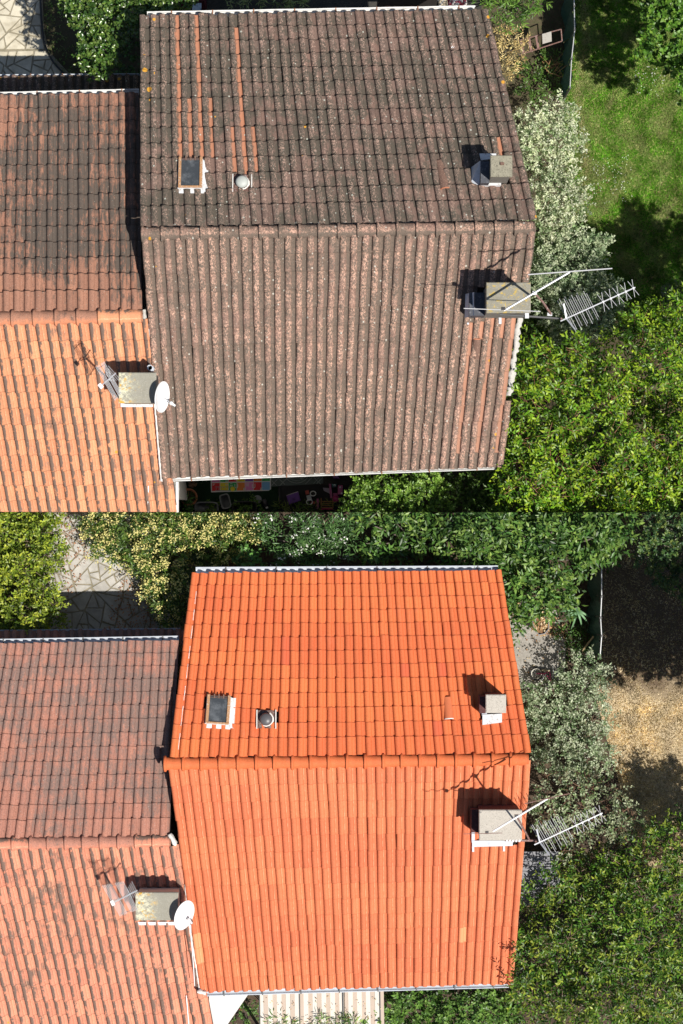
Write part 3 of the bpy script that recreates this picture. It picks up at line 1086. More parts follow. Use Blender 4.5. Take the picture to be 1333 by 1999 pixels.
# convex pieces either side of the bend
crazy_paving(pth, [tuple(P(x, y, 0)[:2]) for x, y in [(-30, -20), (77, -20), (81, 60), (88, 97), (-30, 97)]][::-1], 0.012, 0.33, M['stone_a'], 5)
crazy_paving(pth, [tuple(P(x, y, 0)[:2]) for x, y in [(-30, 99), (90, 99), (120, 136), (150, 170), (-30, 170)]][::-1], 0.012, 0.33, M['stone_a'], 6)
pth2 = sheet('stone_path', [(95, 1001), (330, 1001), (350, 1245), (90, 1245)], GB + 0.014, M['joint'], clip='bottom')
crazy_paving(pth2, [tuple(P(x, y, GB)[:2]) for x, y in [(98, 1003), (325, 1003), (345, 1243), (95, 1243)]][::-1], GB + 0.014, 0.30, M['stone_b'], 8)


# ------------------------------------------------------------------ vegetation
def in_poly(x, y, poly):
    r = np.zeros(x.shape, bool)
    n = len(poly)
    j = n - 1
    for i in range(n):
        xi, yi = poly[i][0], poly[i][1]
        xj, yj = poly[j][0], poly[j][1]
        c = ((yi > y) != (yj > y)) & (x < (xj - xi) * (y - yi) / (yj - yi + 1e-12) + xi)
        r ^= c
        j = i
    return r


def edge_dist(x, y, poly):
    d = np.full(x.shape, 1e9)
    n = len(poly)
    for i in range(n):
        ax, ay = poly[i][0], poly[i][1]
        bx, by = poly[(i + 1) % n][0], poly[(i + 1) % n][1]
        L2 = (bx - ax) ** 2 + (by - ay) ** 2 + 1e-12
        t = np.clip(((x - ax) * (bx - ax) + (y - ay) * (by - ay)) / L2, 0, 1)
        d = np.minimum(d, np.hypot(x - ax - t * (bx - ax), y - ay - t * (by - ay)))
    return d


def quick_mesh(name, V, tri, colr, mat):
    me = bpy.data.meshes.new(name)
    nv, nt = len(V), len(tri)
    me.vertices.add(nv)
    me.vertices.foreach_set('co', V.astype(np.float32).ravel())
    me.loops.add(nt * 3)
    me.loops.foreach_set('vertex_index', tri.astype(np.int32).ravel())
    me.polygons.add(nt)
    me.polygons.foreach_set('loop_start', np.arange(0, nt * 3, 3, dtype=np.int32))
    me.polygons.foreach_set('loop_total', np.full(nt, 3, dtype=np.int32))
    me.materials.append(mat)
    ca = me.attributes.new('tint', 'FLOAT_COLOR', 'POINT')
    c = np.ones((nv, 4), dtype=np.float32)
    c[:, :3] = colr
    ca.data.foreach_set('color', c.ravel())
    me.update(calc_edges=True)
    return me


def norm(a):
    return a / (np.linalg.norm(a, axis=-1, keepdims=True) + 1e-9)


def leaves_mesh(name, base, d, up, L, W, colr, mat, parent=None, side=None, curl=0.12, fold=0.18, wide=0.45):
    """leaf: base, two edge points, tip and a mid-rib point: four triangles"""
    s_ = norm(np.cross(d, up))
    n_ = norm(np.cross(s_, d))
    L = L[:, None]
    W = W[:, None]
    tip = base + d * L - n_ * L * curl
    mid = base + d * L * wide
    l = mid + s_ * W * 0.5 + n_ * W * fold
    r = mid - s_ * W * 0.5 + n_ * W * fold
    N = len(base)
    V = np.stack([base, l, tip, r, mid + n_ * 0.001], 1).reshape(-1, 3)
    if side == 'top':
        V[:, 1] = np.maximum(V[:, 1], 0.003)
    elif side == 'bottom':
        V[:, 1] = np.minimum(V[:, 1], -0.003)
    i = np.arange(N)[:, None] * 5
    tri = np.concatenate([i + np.array([[0, 4, 1]]), i + np.array([[1, 4, 2]]), i + np.array([[0, 3, 4]]), i + np.array([[4, 3, 2]])], 1).reshape(-1, 3)
    C = np.repeat(colr, 5, axis=0)
    me = quick_mesh(name, V, tri, C, mat)
    return link(name, me, parent)


def make_clumps(poly_pts, z, r0, r1, dz, rng, packing=0.75, dome=0.0):
    """centres of leafy clumps filling a polygon given in photo px at height z"""
    W = [tuple(P(x, y, z)[:2]) for x, y in poly_pts]
    xs = [p[0] for p in W]
    ys = [p[1] for p in W]
    area = 0.5 * abs(sum(W[i][0] * W[(i + 1) % len(W)][1] - W[(i + 1) % len(W)][0] * W[i][1] for i in range(len(W))))
    cand = 5000
    X = rng.uniform(min(xs), max(xs), cand)
    Y = rng.uniform(min(ys), max(ys), cand)
    ok = in_poly(X, Y, W)
    X, Y = X[ok], Y[ok]
    D = edge_dist(X, Y, W)
    out = []
    for x, y, d in zip(X, Y, D):
        r = rng.uniform(r0, r1)
        r = min(r, d + 0.02)
        if r < min(0.1, r0 * 0.6):
            continue
        if all((x - q[0]) ** 2 + (y - q[1]) ** 2 > (packing * (r + q[3])) ** 2 * 0.9 for q in out):
            h = math.sin(2.3 * x + 1.4 * math.sin(1.9 * y + z)) * math.sin(2.6 * y + 1.2 * math.sin(2.1 * x + z))
            if dz >= 0.3 and h < -0.22 and rng.random() < 0.75:
                continue
            zz = z + dz * 0.9 * h + rng.uniform(-dz, dz) * 0.8 + dome * (min(d, 1.5) / 1.5 - 0.5)
            out.append((x, y, zz, r))
    return np.array(out), area


def crown(parent, clumps, rng, dens=420, twig=0.16, nleaf=8, L=0.085, W=0.04, cols=((0.05, 0.11, 0.02),), young=None, droop=0.0, mat='leaf', name='crown', side=None,
          flat=0.75, spread=0.6, colvar=0.25, fold=0.18, curl=0.12, twig_col=None, flowers=None, depth=0.5, wide=0.45, bare=0, up_bias=0.25):
    K = len(clumps)
    nt = np.maximum(4, (dens * clumps[:, 3] ** 2)).astype(int)
    idx = np.repeat(np.arange(K), nt)
    n = len(idx)
    d = norm(rng.normal(size=(n, 3)) + np.array([0, 0, 0.45]))
    d[:, 2] = np.where(d[:, 2] < -0.35, -d[:, 2], d[:, 2])
    rad = clumps[idx, 3] * (1 - depth * rng.random(n) ** 1.6) * rng.uniform(0.85, 1.12, n)
    o = clumps[idx, :3] + d * rad[:, None] * np.array([1, 1, flat])
    td = norm(d * np.array([1, 1, 0.6]) + rng.normal(size=(n, 3)) * spread + np.array([0, 0, up_bias - droop]))
    tl = twig * rng.uniform(0.6, 1.3, n)
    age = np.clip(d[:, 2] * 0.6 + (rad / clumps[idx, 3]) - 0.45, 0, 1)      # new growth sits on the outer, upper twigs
    pal = np.array(cols)
    ci = rng.integers(0, len(pal), n)
    clump_b = rng.uniform(0.82, 1.2, K)
    tc = pal[ci] * clump_b[idx][:, None] * rng.uniform(1 - colvar, 1 + colvar, n)[:, None]
    # leaves along the twigs
    rep = np.repeat(np.arange(n), nleaf)
    k = np.tile(np.arange(nleaf), n)
    m = len(rep)
    f = (k + 0.5) / nleaf
    ph = k * 2.4 + rng.uniform(0, 6.28, n)[rep]
    a = norm(np.cross(td, np.array([0.1, 0.2, 1.0])))
    b = np.cross(td, a)
    rr = a[rep] * np.cos(ph)[:, None] + b[rep] * np.sin(ph)[:, None] * 0.6
    base = o[rep] + td[rep] * (tl[rep] * f)[:, None]
    ld = norm(td[rep] * (0.45 + 0.4 * f)[:, None] + rr + rng.normal(size=(m, 3)) * 0.18 + np.array([0, 0, 0.05 - droop]))
    up = norm(np.array([0, 0, 1.0]) + rng.normal(size=(m, 3)) * 0.45)
    LL = L * rng.uniform(0.45, 1.3, m) * (1 - 0.3 * (f > 0.85))
    WW = W * rng.uniform(0.75, 1.2, m)
    C = tc[rep] * rng.uniform(0.6, 1.45, m)[:, None]
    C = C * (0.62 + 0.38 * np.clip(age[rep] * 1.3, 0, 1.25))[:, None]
    if young is not None:
        y = (np.clip((f - 0.3) * 1.6, 0, 1) * np.clip(age[rep] * 1.9 - 0.6, 0, 1))[:, None] * (0.35 + 0.65 * rng.random((m, 1)))
        C = C * (1 - y) + np.array(young) * y
    keep = np.ones(m, bool)
    if side == 'top':
        keep = base[:, 1] > 0.0
    elif side == 'bottom':
        keep = base[:, 1] < -0.0
    keep &= base[:, 2] > 0.02
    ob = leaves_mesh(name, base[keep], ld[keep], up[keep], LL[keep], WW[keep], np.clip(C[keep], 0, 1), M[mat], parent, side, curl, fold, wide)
    # twigs as thin three-sided sticks
    if twig_col is not None:
        sel = rng.random(n) < twig_col[3]
        if side == 'top':
            sel &= o[:, 1] > 0.2
        elif side == 'bottom':
            sel &= o[:, 1] < -0.2
        oo, dd, ll = o[sel] - td[sel] * 0.15, td[sel], tl[sel] + 0.2
        aa, bb = a[sel], b[sel]
        q = twig_col[4]
        V = np.stack([oo + aa * q, oo - aa * q * 0.5 + bb * q, oo - aa * q * 0.5 - bb * q, oo + dd * ll[:, None]], 1).reshape(-1, 3)
        i = np.arange(len(oo))[:, None] * 4
        tri = np.concatenate([i + np.array([[0, 1, 3]]), i + np.array([[1, 2, 3]]), i + np.array([[2, 0, 3]])], 1).reshape(-1, 3)
        cc = np.tile(np.array(twig_col[:3]), (len(V), 1)) * rng.uniform(0.7, 1.3, (len(V), 1))
        link('twigs', quick_mesh('twigs', V, tri, cc, M['dry_leaf']), parent)
    if flowers is not None:
        colr, nf, fl, share, top_z, nm = flowers
        # flower heads sit at the outer, upward-facing tips
        cand = np.where((d[:, 2] > top_z) & (rng.random(n) < share))[0]
        if side == 'bottom':
            cand = cand[o[cand, 1] < -0.03]
        if side == 'top':
            cand = cand[o[cand, 1] > 0.03]
        if len(cand):
            r2 = np.repeat(cand, nf)
            mm = len(r2)
            bs = o[r2] + td[r2] * (tl[r2] * 1.0)[:, None] + rng.normal(size=(mm, 3)) * fl * 0.9
            bs += d[r2] * 0.03
            dd = norm(rng.normal(size=(mm, 3)) + np.array([0, 0, 0.6]))
            cc = np.array(colr) * rng.uniform(0.8, 1.15, (mm, 1))
            leaves_mesh(nm, bs, dd, norm(np.array([0, 0, 1.0]) + rng.normal(size=(mm, 3)) * 0.5), fl * rng.uniform(0.6, 1.2, mm), fl * 0.6 * rng.uniform(0.7, 1.2, mm), np.clip(cc, 0, 1), M['dry_leaf'], parent, side)
    return ob


def trunk(parent, base, clumps, r=0.08, mat='bark', fork=0.45, maxlimb=14, rng=None, name='trunk'):
    b = MB()
    base = Vector(base)
    c = Vector(clumps[:, :3].mean(0))
    top = Vector((base.x * 0.6 + c.x * 0.4, base.y * 0.6 + c.y * 0.4, base.z + (c.z - base.z) * fork))
    b.tube([base - Vector((0, 0, 0.05)), base.lerp(top, 0.5) + Vector((0.03, -0.02, 0)), top], r, 8, r * 0.7)
    order = np.argsort(-clumps[:, 3])[:maxlimb]
    for k in order:
        e = Vector(clumps[k, :3])
        mid = top.lerp(e, 0.5) + Vector((0, 0, -0.12 * (e - top).length))
        b.tube([top - Vector((0, 0, 0.05)), mid, e], r * 0.45, 5, r * 0.1)
    return b.build(name, M[mat], parent, True)


def plant(name, label, cat, poly, z, ground, r=(0.25, 0.5), dz=0.2, seed=1, side=None, packing=0.72, dome=0.3, base=None, group=None, tr=0.07, under=None, **kw):
    rng = np.random.default_rng(seed)
    cl, area = make_clumps(poly, z, r[0], r[1], dz, rng, packing, dome)
    cx = sum(p[0] for p in poly) / len(poly)
    cy = sum(p[1] for p in poly) / len(poly)
    bp = P(*(base if base else (cx, cy)), ground)
    if side == 'top':
        bp.y = max(bp.y, 0.15)
    if side == 'bottom':
        bp.y = min(bp.y, -0.15)
    t = thing(name, label, cat, bp, group)
    if tr:
        cl2 = cl
        if side == 'top':
            cl2 = cl[cl[:, 1] > 0.15]
        if side == 'bottom':
            cl2 = cl[cl[:, 1] < -0.15]
        trunk(t, bp, cl2, tr, kw.pop('bark', 'bark'))
    if under:                       # deeper, sparser layer that fills the inside of the crown
        cu = cl.copy()
        cu[:, 2] -= under
        cl = np.concatenate([cl, cu])
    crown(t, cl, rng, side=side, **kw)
    return t


# ---- upper plot
plant('shrub', 'glossy-leaved green shrub hanging towards the stone path at upper left', 'shrub',
      [(105, -25), (112, 5), (125, 28), (148, 45), (158, 70), (150, 100), (150, 125), (175, 138), (212, 128), (226, 105), (232, 85), (252, 72), (275, 52), (345, 28), (368, 12), (372, -25)],
      4.3, GT, (0.2, 0.38), 0.3, 11, base=(240, 20), dens=520, L=0.095, W=0.055, nleaf=7, cols=((0.045, 0.11, 0.02), (0.07, 0.15, 0.025), (0.035, 0.085, 0.02)), young=(0.22, 0.30, 0.06), mat='gloss_leaf', wide=0.5, under=0.25)
plant('shrub', 'bright narrow-leaved shrub beside the upper right gable corner', 'shrub',
      [(925, -30), (940, 20), (965, 38), (985, 55), (1010, 62), (1025, 40), (1050, 30), (1075, 5), (1080, -30)],
      2.8, GT, (0.18, 0.32), 0.25, 12, dens=480, L=0.13, W=0.03, nleaf=7, cols=((0.07, 0.16, 0.025), (0.10, 0.20, 0.03)), young=(0.2, 0.32, 0.05), tr=0.04)
VARIEG = dict(cols=((0.30, 0.36, 0.20), (0.16, 0.24, 0.10), (0.42, 0.45, 0.28)), young=(0.74, 0.76, 0.56), L=0.075, W=0.042, nleaf=9, dens=500, twig=0.24, up_bias=0.35, colvar=0.3, under=0.5, packing=0.85)
plant('shrub', 'pale variegated shrub between the upper house gable and the lawn', 'shrub',
      [(1002, 225), (1012, 205), (1040, 240), (1060, 215), (1095, 185), (1118, 200), (1112, 235), (1150, 268), (1122, 310), (1140, 370), (1148, 425), (1120, 450), (1060, 470), (1035, 440), (1025, 340)],
      2.7, GT, (0.18, 0.42), 0.3, 13, base=(1080, 340), tr=0.05, flowers=((0.75, 0.75, 0.62), 5, 0.035, 0.35, 0.1, 'blossom'), **VARIEG)
plant('shrub', 'grey-green variegated shrub behind the long comb aerial in the upper half', 'shrub',
      [(1060, 455), (1120, 445), (1195, 465), (1172, 500), (1168, 530), (1205, 545), (1216, 580), (1200, 645), (1150, 655), (1090, 660), (1050, 600), (1040, 520)],
      2.5, GT, (0.18, 0.4), 0.3, 14, base=(1120, 560), tr=0.05, flowers=((0.70, 0.72, 0.58), 4, 0.03, 0.15, 0.2, 'blossom'),
      cols=((0.20, 0.28, 0.15), (0.10, 0.17, 0.07), (0.30, 0.36, 0.22)), young=(0.5, 0.54, 0.36), L=0.075, W=0.045, nleaf=9, dens=600, twig=0.2, under=0.3)
plant('shrub', 'round-leaved dark green shrub tight against the upper gable wall', 'shrub',
      [(1030, 455), (1075, 470), (1060, 520), (1070, 600), (1110, 660), (1090, 720), (1000, 720), (1005, 600), (1020, 520)],
      1.9, GT, (0.18, 0.36), 0.2, 15, tr=0.04, dens=420, L=0.085, W=0.065, nleaf=7, cols=((0.06, 0.12, 0.02), (0.09, 0.16, 0.03)), young=(0.16, 0.22, 0.05), under=0.2)
CHERRY = dict(cols=((0.065, 0.16, 0.008), (0.10, 0.22, 0.01), (0.04, 0.11, 0.008)), young=(0.42, 0.55, 0.03), L=0.12, W=0.045, nleaf=9, dens=300, twig=0.30, colvar=0.25,
              twig_col=(0.42, 0.2, 0.13, 0.5, 0.006), droop=0.15, spread=0.75)
plant('tree', 'bright yellow-green tree with reddish stalks filling the right edge above the dividing line', 'tree',
      [(1000, 700), (1030, 672), (1062, 645), (1085, 670), (1120, 662), (1160, 640), (1215, 625), (1262, 598), (1300, 583), (1400, 580), (1420, 1015), (975, 1015), (975, 930), (990, 860), (1005, 780)],
      5.2, GT, (0.2, 0.42), 0.65, 16, side='top', base=(1170, 840), tr=0.12, packing=0.8, under=0.7, **CHERRY)
plant('shrub', 'light green round-leaved shrub just below the upper house gutter', 'shrub',
      [(672, 1010), (672, 965), (690, 938), (740, 925), (800, 921), (855, 922), (875, 940), (880, 1010)],
      4.4, GT, (0.16, 0.3), 0.2, 17, side='top', tr=0.04, dens=460, L=0.075, W=0.05, nleaf=8, cols=((0.12, 0.24, 0.03), (0.08, 0.17, 0.02)), young=(0.34, 0.48, 0.09), under=0.25)
plant('shrub', 'dark green shrub in the gap under the upper house lower right corner', 'shrub',
      [(880, 1010), (875, 930), (930, 920), (985, 925), (1000, 1010)],
      3.7, GT, (0.18, 0.32), 0.2, 18, side='top', tr=0.04, dens=420, L=0.08, W=0.05, nleaf=8, cols=((0.045, 0.10, 0.02), (0.06, 0.13, 0.02)), young=(0.14, 0.22, 0.04), under=0.25)
plant('tree', 'lobed-leaf tree reaching in over the lawn at the top right corner', 'tree',
      [(1232, 88), (1258, 55), (1262, 10), (1270, -40), (1420, -40), (1420, 210), (1335, 190), (1318, 120), (1275, 100)],
      3.8, GT, (0.22, 0.45), 0.35, 19, base=(1420, 60), tr=0.1, dens=380, L=0.10, W=0.08, nleaf=7, cols=((0.06, 0.15, 0.02), (0.08, 0.19, 0.02)), young=(0.2, 0.32, 0.04), under=0.4)
plant('tree', 'leafy tree standing on the right of the upper lawn, casting its dark shade', 'tree',
      [(1400, 540), (1640, 520), (1660, 760), (1430, 780)],
      5.6, GT, (0.35, 0.6), 0.5, 20, base=(1520, 650), tr=0.12, dens=420, L=0.12, W=0.08, nleaf=7, cols=((0.06, 0.15, 0.02),), under=0.5)
for nm, lab, poly, z, sd in (('potted_plant', 'spiky pale-leaved plant left of centre on the dark strip above the upper gutter', [(435, -25), (432, 2), (470, 10), (508, 4), (510, -25)], 1.4, 21),
                             ('potted_plant', 'spiky pale-leaved plant right of centre on the dark strip above the upper gutter', [(518, -25), (516, 4), (560, 9), (602, 3), (604, -25)], 1.4, 22)):
    plant(nm, lab, 'plant', poly, z, GT, (0.2, 0.3), 0.1, sd, tr=0.03, dens=500, L=0.16, W=0.022, nleaf=7, cols=((0.16, 0.24, 0.08), (0.28, 0.34, 0.15)), young=(0.42, 0.48, 0.24), spread=0.9)
plant('vine', 'heap of straw-coloured dry vine by the upper right gable', 'vine',
      [(955, 65), (1000, 45), (1035, 60), (1030, 95), (1010, 150), (985, 155), (968, 120)],
      0.9, GT, (0.15, 0.3), 0.15, 23, tr=0.02, dens=520, L=0.09, W=0.02, nleaf=6, cols=((0.50, 0.38, 0.16), (0.62, 0.50, 0.25), (0.34, 0.24, 0.10)), mat='dry_leaf', spread=1.0)
plant('weeds', 'low dark green weeds between the gable and the mesh fence', 'weeds',
      [(1005, 130), (1060, 90), (1100, 100), (1100, 185), (1060, 205), (1010, 200)],
      0.35, GT, (0.12, 0.25), 0.08, 24, tr=0, dens=300, L=0.09, W=0.035, nleaf=6, cols=((0.06, 0.12, 0.02), (0.09, 0.17, 0.03)))
plant('weeds', 'low green ground cover between the stone path and the glossy shrub', 'weeds',
      [(92, 0), (112, 30), (135, 90), (150, 150), (125, 145), (98, 95), (86, 20)],
      0.12, GT, (0.08, 0.16), 0.03, 25, tr=0, dens=260, L=0.05, W=0.025, nleaf=5, cols=((0.09, 0.17, 0.03), (0.16, 0.2, 0.06)))
plant('ivy', 'dark ivy carpet in the shade behind the lean-to at upper left', 'ivy',
      [(150, 60), (275, 60), (275, 155), (160, 155)], 0.4, GT, (0.15, 0.3), 0.1, 26, tr=0, dens=240, L=0.09, W=0.06, nleaf=6, cols=((0.03, 0.07, 0.015), (0.04, 0.09, 0.02)))

# ---- lower plot
plant('tree', 'yellow-green tree at the left edge just below the dividing line', 'tree',
      [(-90, 985), (105, 985), (112, 1035), (122, 1090), (100, 1120), (105, 1150), (118, 1185), (100, 1232), (75, 1245), (40, 1232), (-90, 1235)],
      GB + 1.2, GB, (0.25, 0.45), 0.3, 31, side='bottom', base=(20, 1110), tr=0.1, dens=420, L=0.085, W=0.045, nleaf=9, twig=0.24,
      cols=((0.12, 0.19, 0.02), (0.17, 0.25, 0.025), (0.08, 0.14, 0.015)), young=(0.56, 0.60, 0.06), twig_col=(0.3, 0.22, 0.16, 0.3, 0.006), under=0.4)
plant('tree', 'dark narrow-leaved tree covered with cream flower heads beside the lower stone path', 'tree',
      [(160, 1040), (158, 985), (500, 985), (508, 1050), (485, 1085), (410, 1108), (368, 1112), (360, 1165), (352, 1210), (325, 1228), (300, 1195), (278, 1145), (252, 1100), (205, 1092), (172, 1068)],
      GB + 1.15, GB, (0.22, 0.42), 0.25, 32, side='bottom', base=(330, 1080), tr=0.1, dens=430, L=0.10, W=0.032, nleaf=9, twig=0.2,
      cols=((0.05, 0.10, 0.02), (0.07, 0.13, 0.02), (0.04, 0.08, 0.015)), young=(0.17, 0.25, 0.04), under=0.4, flowers=((0.74, 0.66, 0.26), 20, 0.05, 0.42, 0.35, 'flower_heads'))
plant('shrub', 'oleander with white blossom behind the lower house gutter', 'shrub',
      [(505, 985), (700, 985), (700, 1050), (665, 1108), (615, 1112), (580, 1095), (548, 1100), (520, 1070)],
      GB + 1.7, GB, (0.18, 0.34), 0.3, 33, side='bottom', packing=0.95, tr=0.05, dens=380, L=0.14, W=0.026, nleaf=8, twig=0.22, spread=0.8,
      cols=((0.05, 0.12, 0.03), (0.07, 0.15, 0.04)), young=(0.14, 0.24, 0.07), under=0.3, flowers=((0.85, 0.83, 0.80), 8, 0.055, 0.16, 0.2, 'blossom'))
plant('shrub', 'small soft green geranium clump at the upper left corner of the orange roof', 'plant',
      [(462, 1085), (480, 1072), (512, 1085), (518, 1100), (500, 1108), (468, 1108)],
      GB + 1.6, GB, (0.12, 0.2), 0.1, 34, side='bottom', tr=0.02, dens=500, L=0.07, W=0.07, nleaf=6, cols=((0.10, 0.22, 0.05),))
BIGLEAF = dict(L=0.15, W=0.055, nleaf=8, twig=0.28, dens=250, cols=((0.055, 0.13, 0.025), (0.075, 0.17, 0.03), (0.04, 0.10, 0.02)), young=(0.26, 0.37, 0.07), droop=0.25, spread=0.8, under=0.45)
plant('tree', 'dark broad-leaved tree over the middle of the lower house top gutter', 'tree',
      [(690, 985), (700, 1050), (722, 1108), (755, 1112), (790, 1085), (840, 1075), (880, 1092), (930, 1100), (930, 985)],
      GB + 1.7, GB, (0.2, 0.4), 0.3, 35, side='bottom', packing=0.95, tr=0.07, **BIGLEAF)
plant('tree', 'large drooping-leaf tree overhanging the top right corner of the orange roof', 'tree',
      [(905, 985), (912, 1095), (960, 1108), (985, 1140), (992, 1185), (1000, 1235), (1015, 1245), (1025, 1205), (1062, 1205), (1098, 1212), (1128, 1185), (1108, 1145), (1135, 1110), (1200, 1092), (1228, 1060), (1235, 985)],
      GB + 1.9, GB, (0.22, 0.45), 0.35, 36, side='bottom', base=(1070, 1080), tr=0.1, **BIGLEAF)
plant('tree', 'dark small-leaved tree at the right edge over the brown lawn', 'tree',
      [(1245, 1085), (1262, 1040), (1285, 985), (1450, 985), (1450, 1180), (1330, 1165), (1300, 1158), (1268, 1115)],
      GB + 2.4, GB, (0.2, 0.4), 0.35, 37, side='bottom', base=(1400, 1080), tr=0.1, packing=0.8, dens=400, L=0.075, W=0.04, nleaf=9, cols=((0.035, 0.085, 0.03), (0.05, 0.11, 0.03)), young=(0.20, 0.24, 0.05), under=0.3)
plant('shrub', 'silvery variegated shrub right of the lower house gable', 'shrub',
      [(1008, 1342), (1055, 1342), (1092, 1335), (1112, 1295), (1140, 1270), (1165, 1272), (1188, 1320), (1178, 1360), (1200, 1405), (1188, 1440), (1200, 1500), (1150, 1530), (1075, 1520), (1040, 1470), (1028, 1400)],
      GB + 1.2, GB, (0.18, 0.38), 0.3, 38, base=(1110, 1410), tr=0.05, flowers=((0.70, 0.72, 0.60), 4, 0.03, 0.2, 0.2, 'blossom'),
      cols=((0.22, 0.29, 0.16), (0.12, 0.19, 0.08), (0.34, 0.38, 0.25)), young=(0.52, 0.55, 0.40), L=0.07, W=0.04, nleaf=9, dens=470, twig=0.24, under=0.5, packing=0.85)
plant('shrub', 'thinning variegated shrub with bare brown twigs behind the lower comb aerial', 'shrub',
      [(1040, 1510), (1110, 1500), (1190, 1520), (1245, 1565), (1252, 1610), (1215, 1660), (1140, 1690), (1080, 1660), (1040, 1600)],
      GB + 2.0, GB, (0.15, 0.34), 0.3, 39, base=(1140, 1590), tr=0.05, packing=0.8,
      cols=((0.16, 0.23, 0.10), (0.09, 0.15, 0.05), (0.28, 0.32, 0.2)), young=(0.42, 0.45, 0.28), L=0.07, W=0.04, nleaf=7, dens=400, twig=0.2, twig_col=(0.26, 0.15, 0.10, 0.8, 0.009))
plant('tree', 'olive-green tree with exposed pale twigs filling the bottom right corner', 'tree',
      [(1010, 1760), (1030, 1735), (1075, 1700), (1115, 1672), (1150, 1690), (1200, 1655), (1262, 1625), (1340, 1600), (1430, 1590), (1430, 2060), (990, 2060), (1003, 1900)],
      GB + 2.3, GB, (0.2, 0.42), 0.7, 40, base=(1180, 1850), tr=0.11, packing=0.8, dens=300, L=0.11, W=0.038, nleaf=9, twig=0.30, droop=0.1, spread=0.8,
      cols=((0.045, 0.12, 0.010), (0.07, 0.17, 0.014), (0.03, 0.085, 0.008)), young=(0.38, 0.43, 0.05), twig_col=(0.34, 0.24, 0.18, 0.3, 0.007), under=0.7)
plant('shrub', 'leafy green shrub along the bottom edge under the lower gutter', 'shrub',
      [(700, 2030), (712, 1985), (745, 1960), (765, 1942), (850, 1938), (930, 1936), (1000, 1935), (1020, 2030)],
      GB + 1.7, GB, (0.2, 0.35), 0.25, 41, tr=0.05, dens=420, L=0.085, W=0.05, nleaf=8, cols=((0.06, 0.13, 0.025), (0.09, 0.19, 0.03)), young=(0.22, 0.34, 0.07), under=0.25)
plant('shrub', 'small shrub with pink and red blossom beside the white awning', 'shrub',
      [(452, 2030), (462, 1975), (480, 1950), (498, 1965), (505, 2030)],
      GB + 0.9, GB, (0.12, 0.22), 0.1, 42, tr=0.02, dens=480, L=0.06, W=0.04, nleaf=7, cols=((0.07, 0.15, 0.03), (0.10, 0.2, 0.04)), flowers=((0.6, 0.05, 0.12), 5, 0.035, 0.1, 0.2, 'blossom'))
for k, (x0, x1) in enumerate(((515, 570), (612, 668), (668, 705))):
    plant('potted_plant', ('spiky green plant at the bottom edge under the left end of the striped awning', 'spiky green plant at the bottom edge under the middle of the striped awning', 'small spiky plant at the bottom edge, nearest the awning seam on the right')[k], 'plant',
          [(x0, 2030), (x0, 1992), ((x0 + x1) / 2, 1984), (x1, 1990), (x1, 2030)], GB + 2.0, GB, (0.15, 0.25), 0.05, 43 + k, tr=0.03, dens=420, L=0.16, W=0.022, nleaf=7, spread=0.9, cols=((0.10, 0.20, 0.04), (0.2, 0.28, 0.08)))
plant('tree', 'open-crowned tree right of the brown lawn, throwing dappled shade across it', 'tree',
      [(1378, 1190), (1650, 1170), (1660, 1500), (1385, 1500)],
      GB + 4.6, GB, (0.25, 0.45), 0.5, 50, base=(1520, 1400), tr=0.1, packing=0.6, dens=560, L=0.10, W=0.065, nleaf=8, under=0.6, cols=((0.05, 0.12, 0.02),))
plant('tree', 'small tree right of the brown lawn near its sunlit patch', 'tree',
      [(1430, 1680), (1540, 1660), (1590, 1800), (1440, 1820)],
      GB + 3.4, GB, (0.25, 0.4), 0.4, 51, base=(1500, 1740), tr=0.05, under=0.4, dens=520, L=0.10, W=0.05, nleaf=8, cols=((0.05, 0.12, 0.02),))


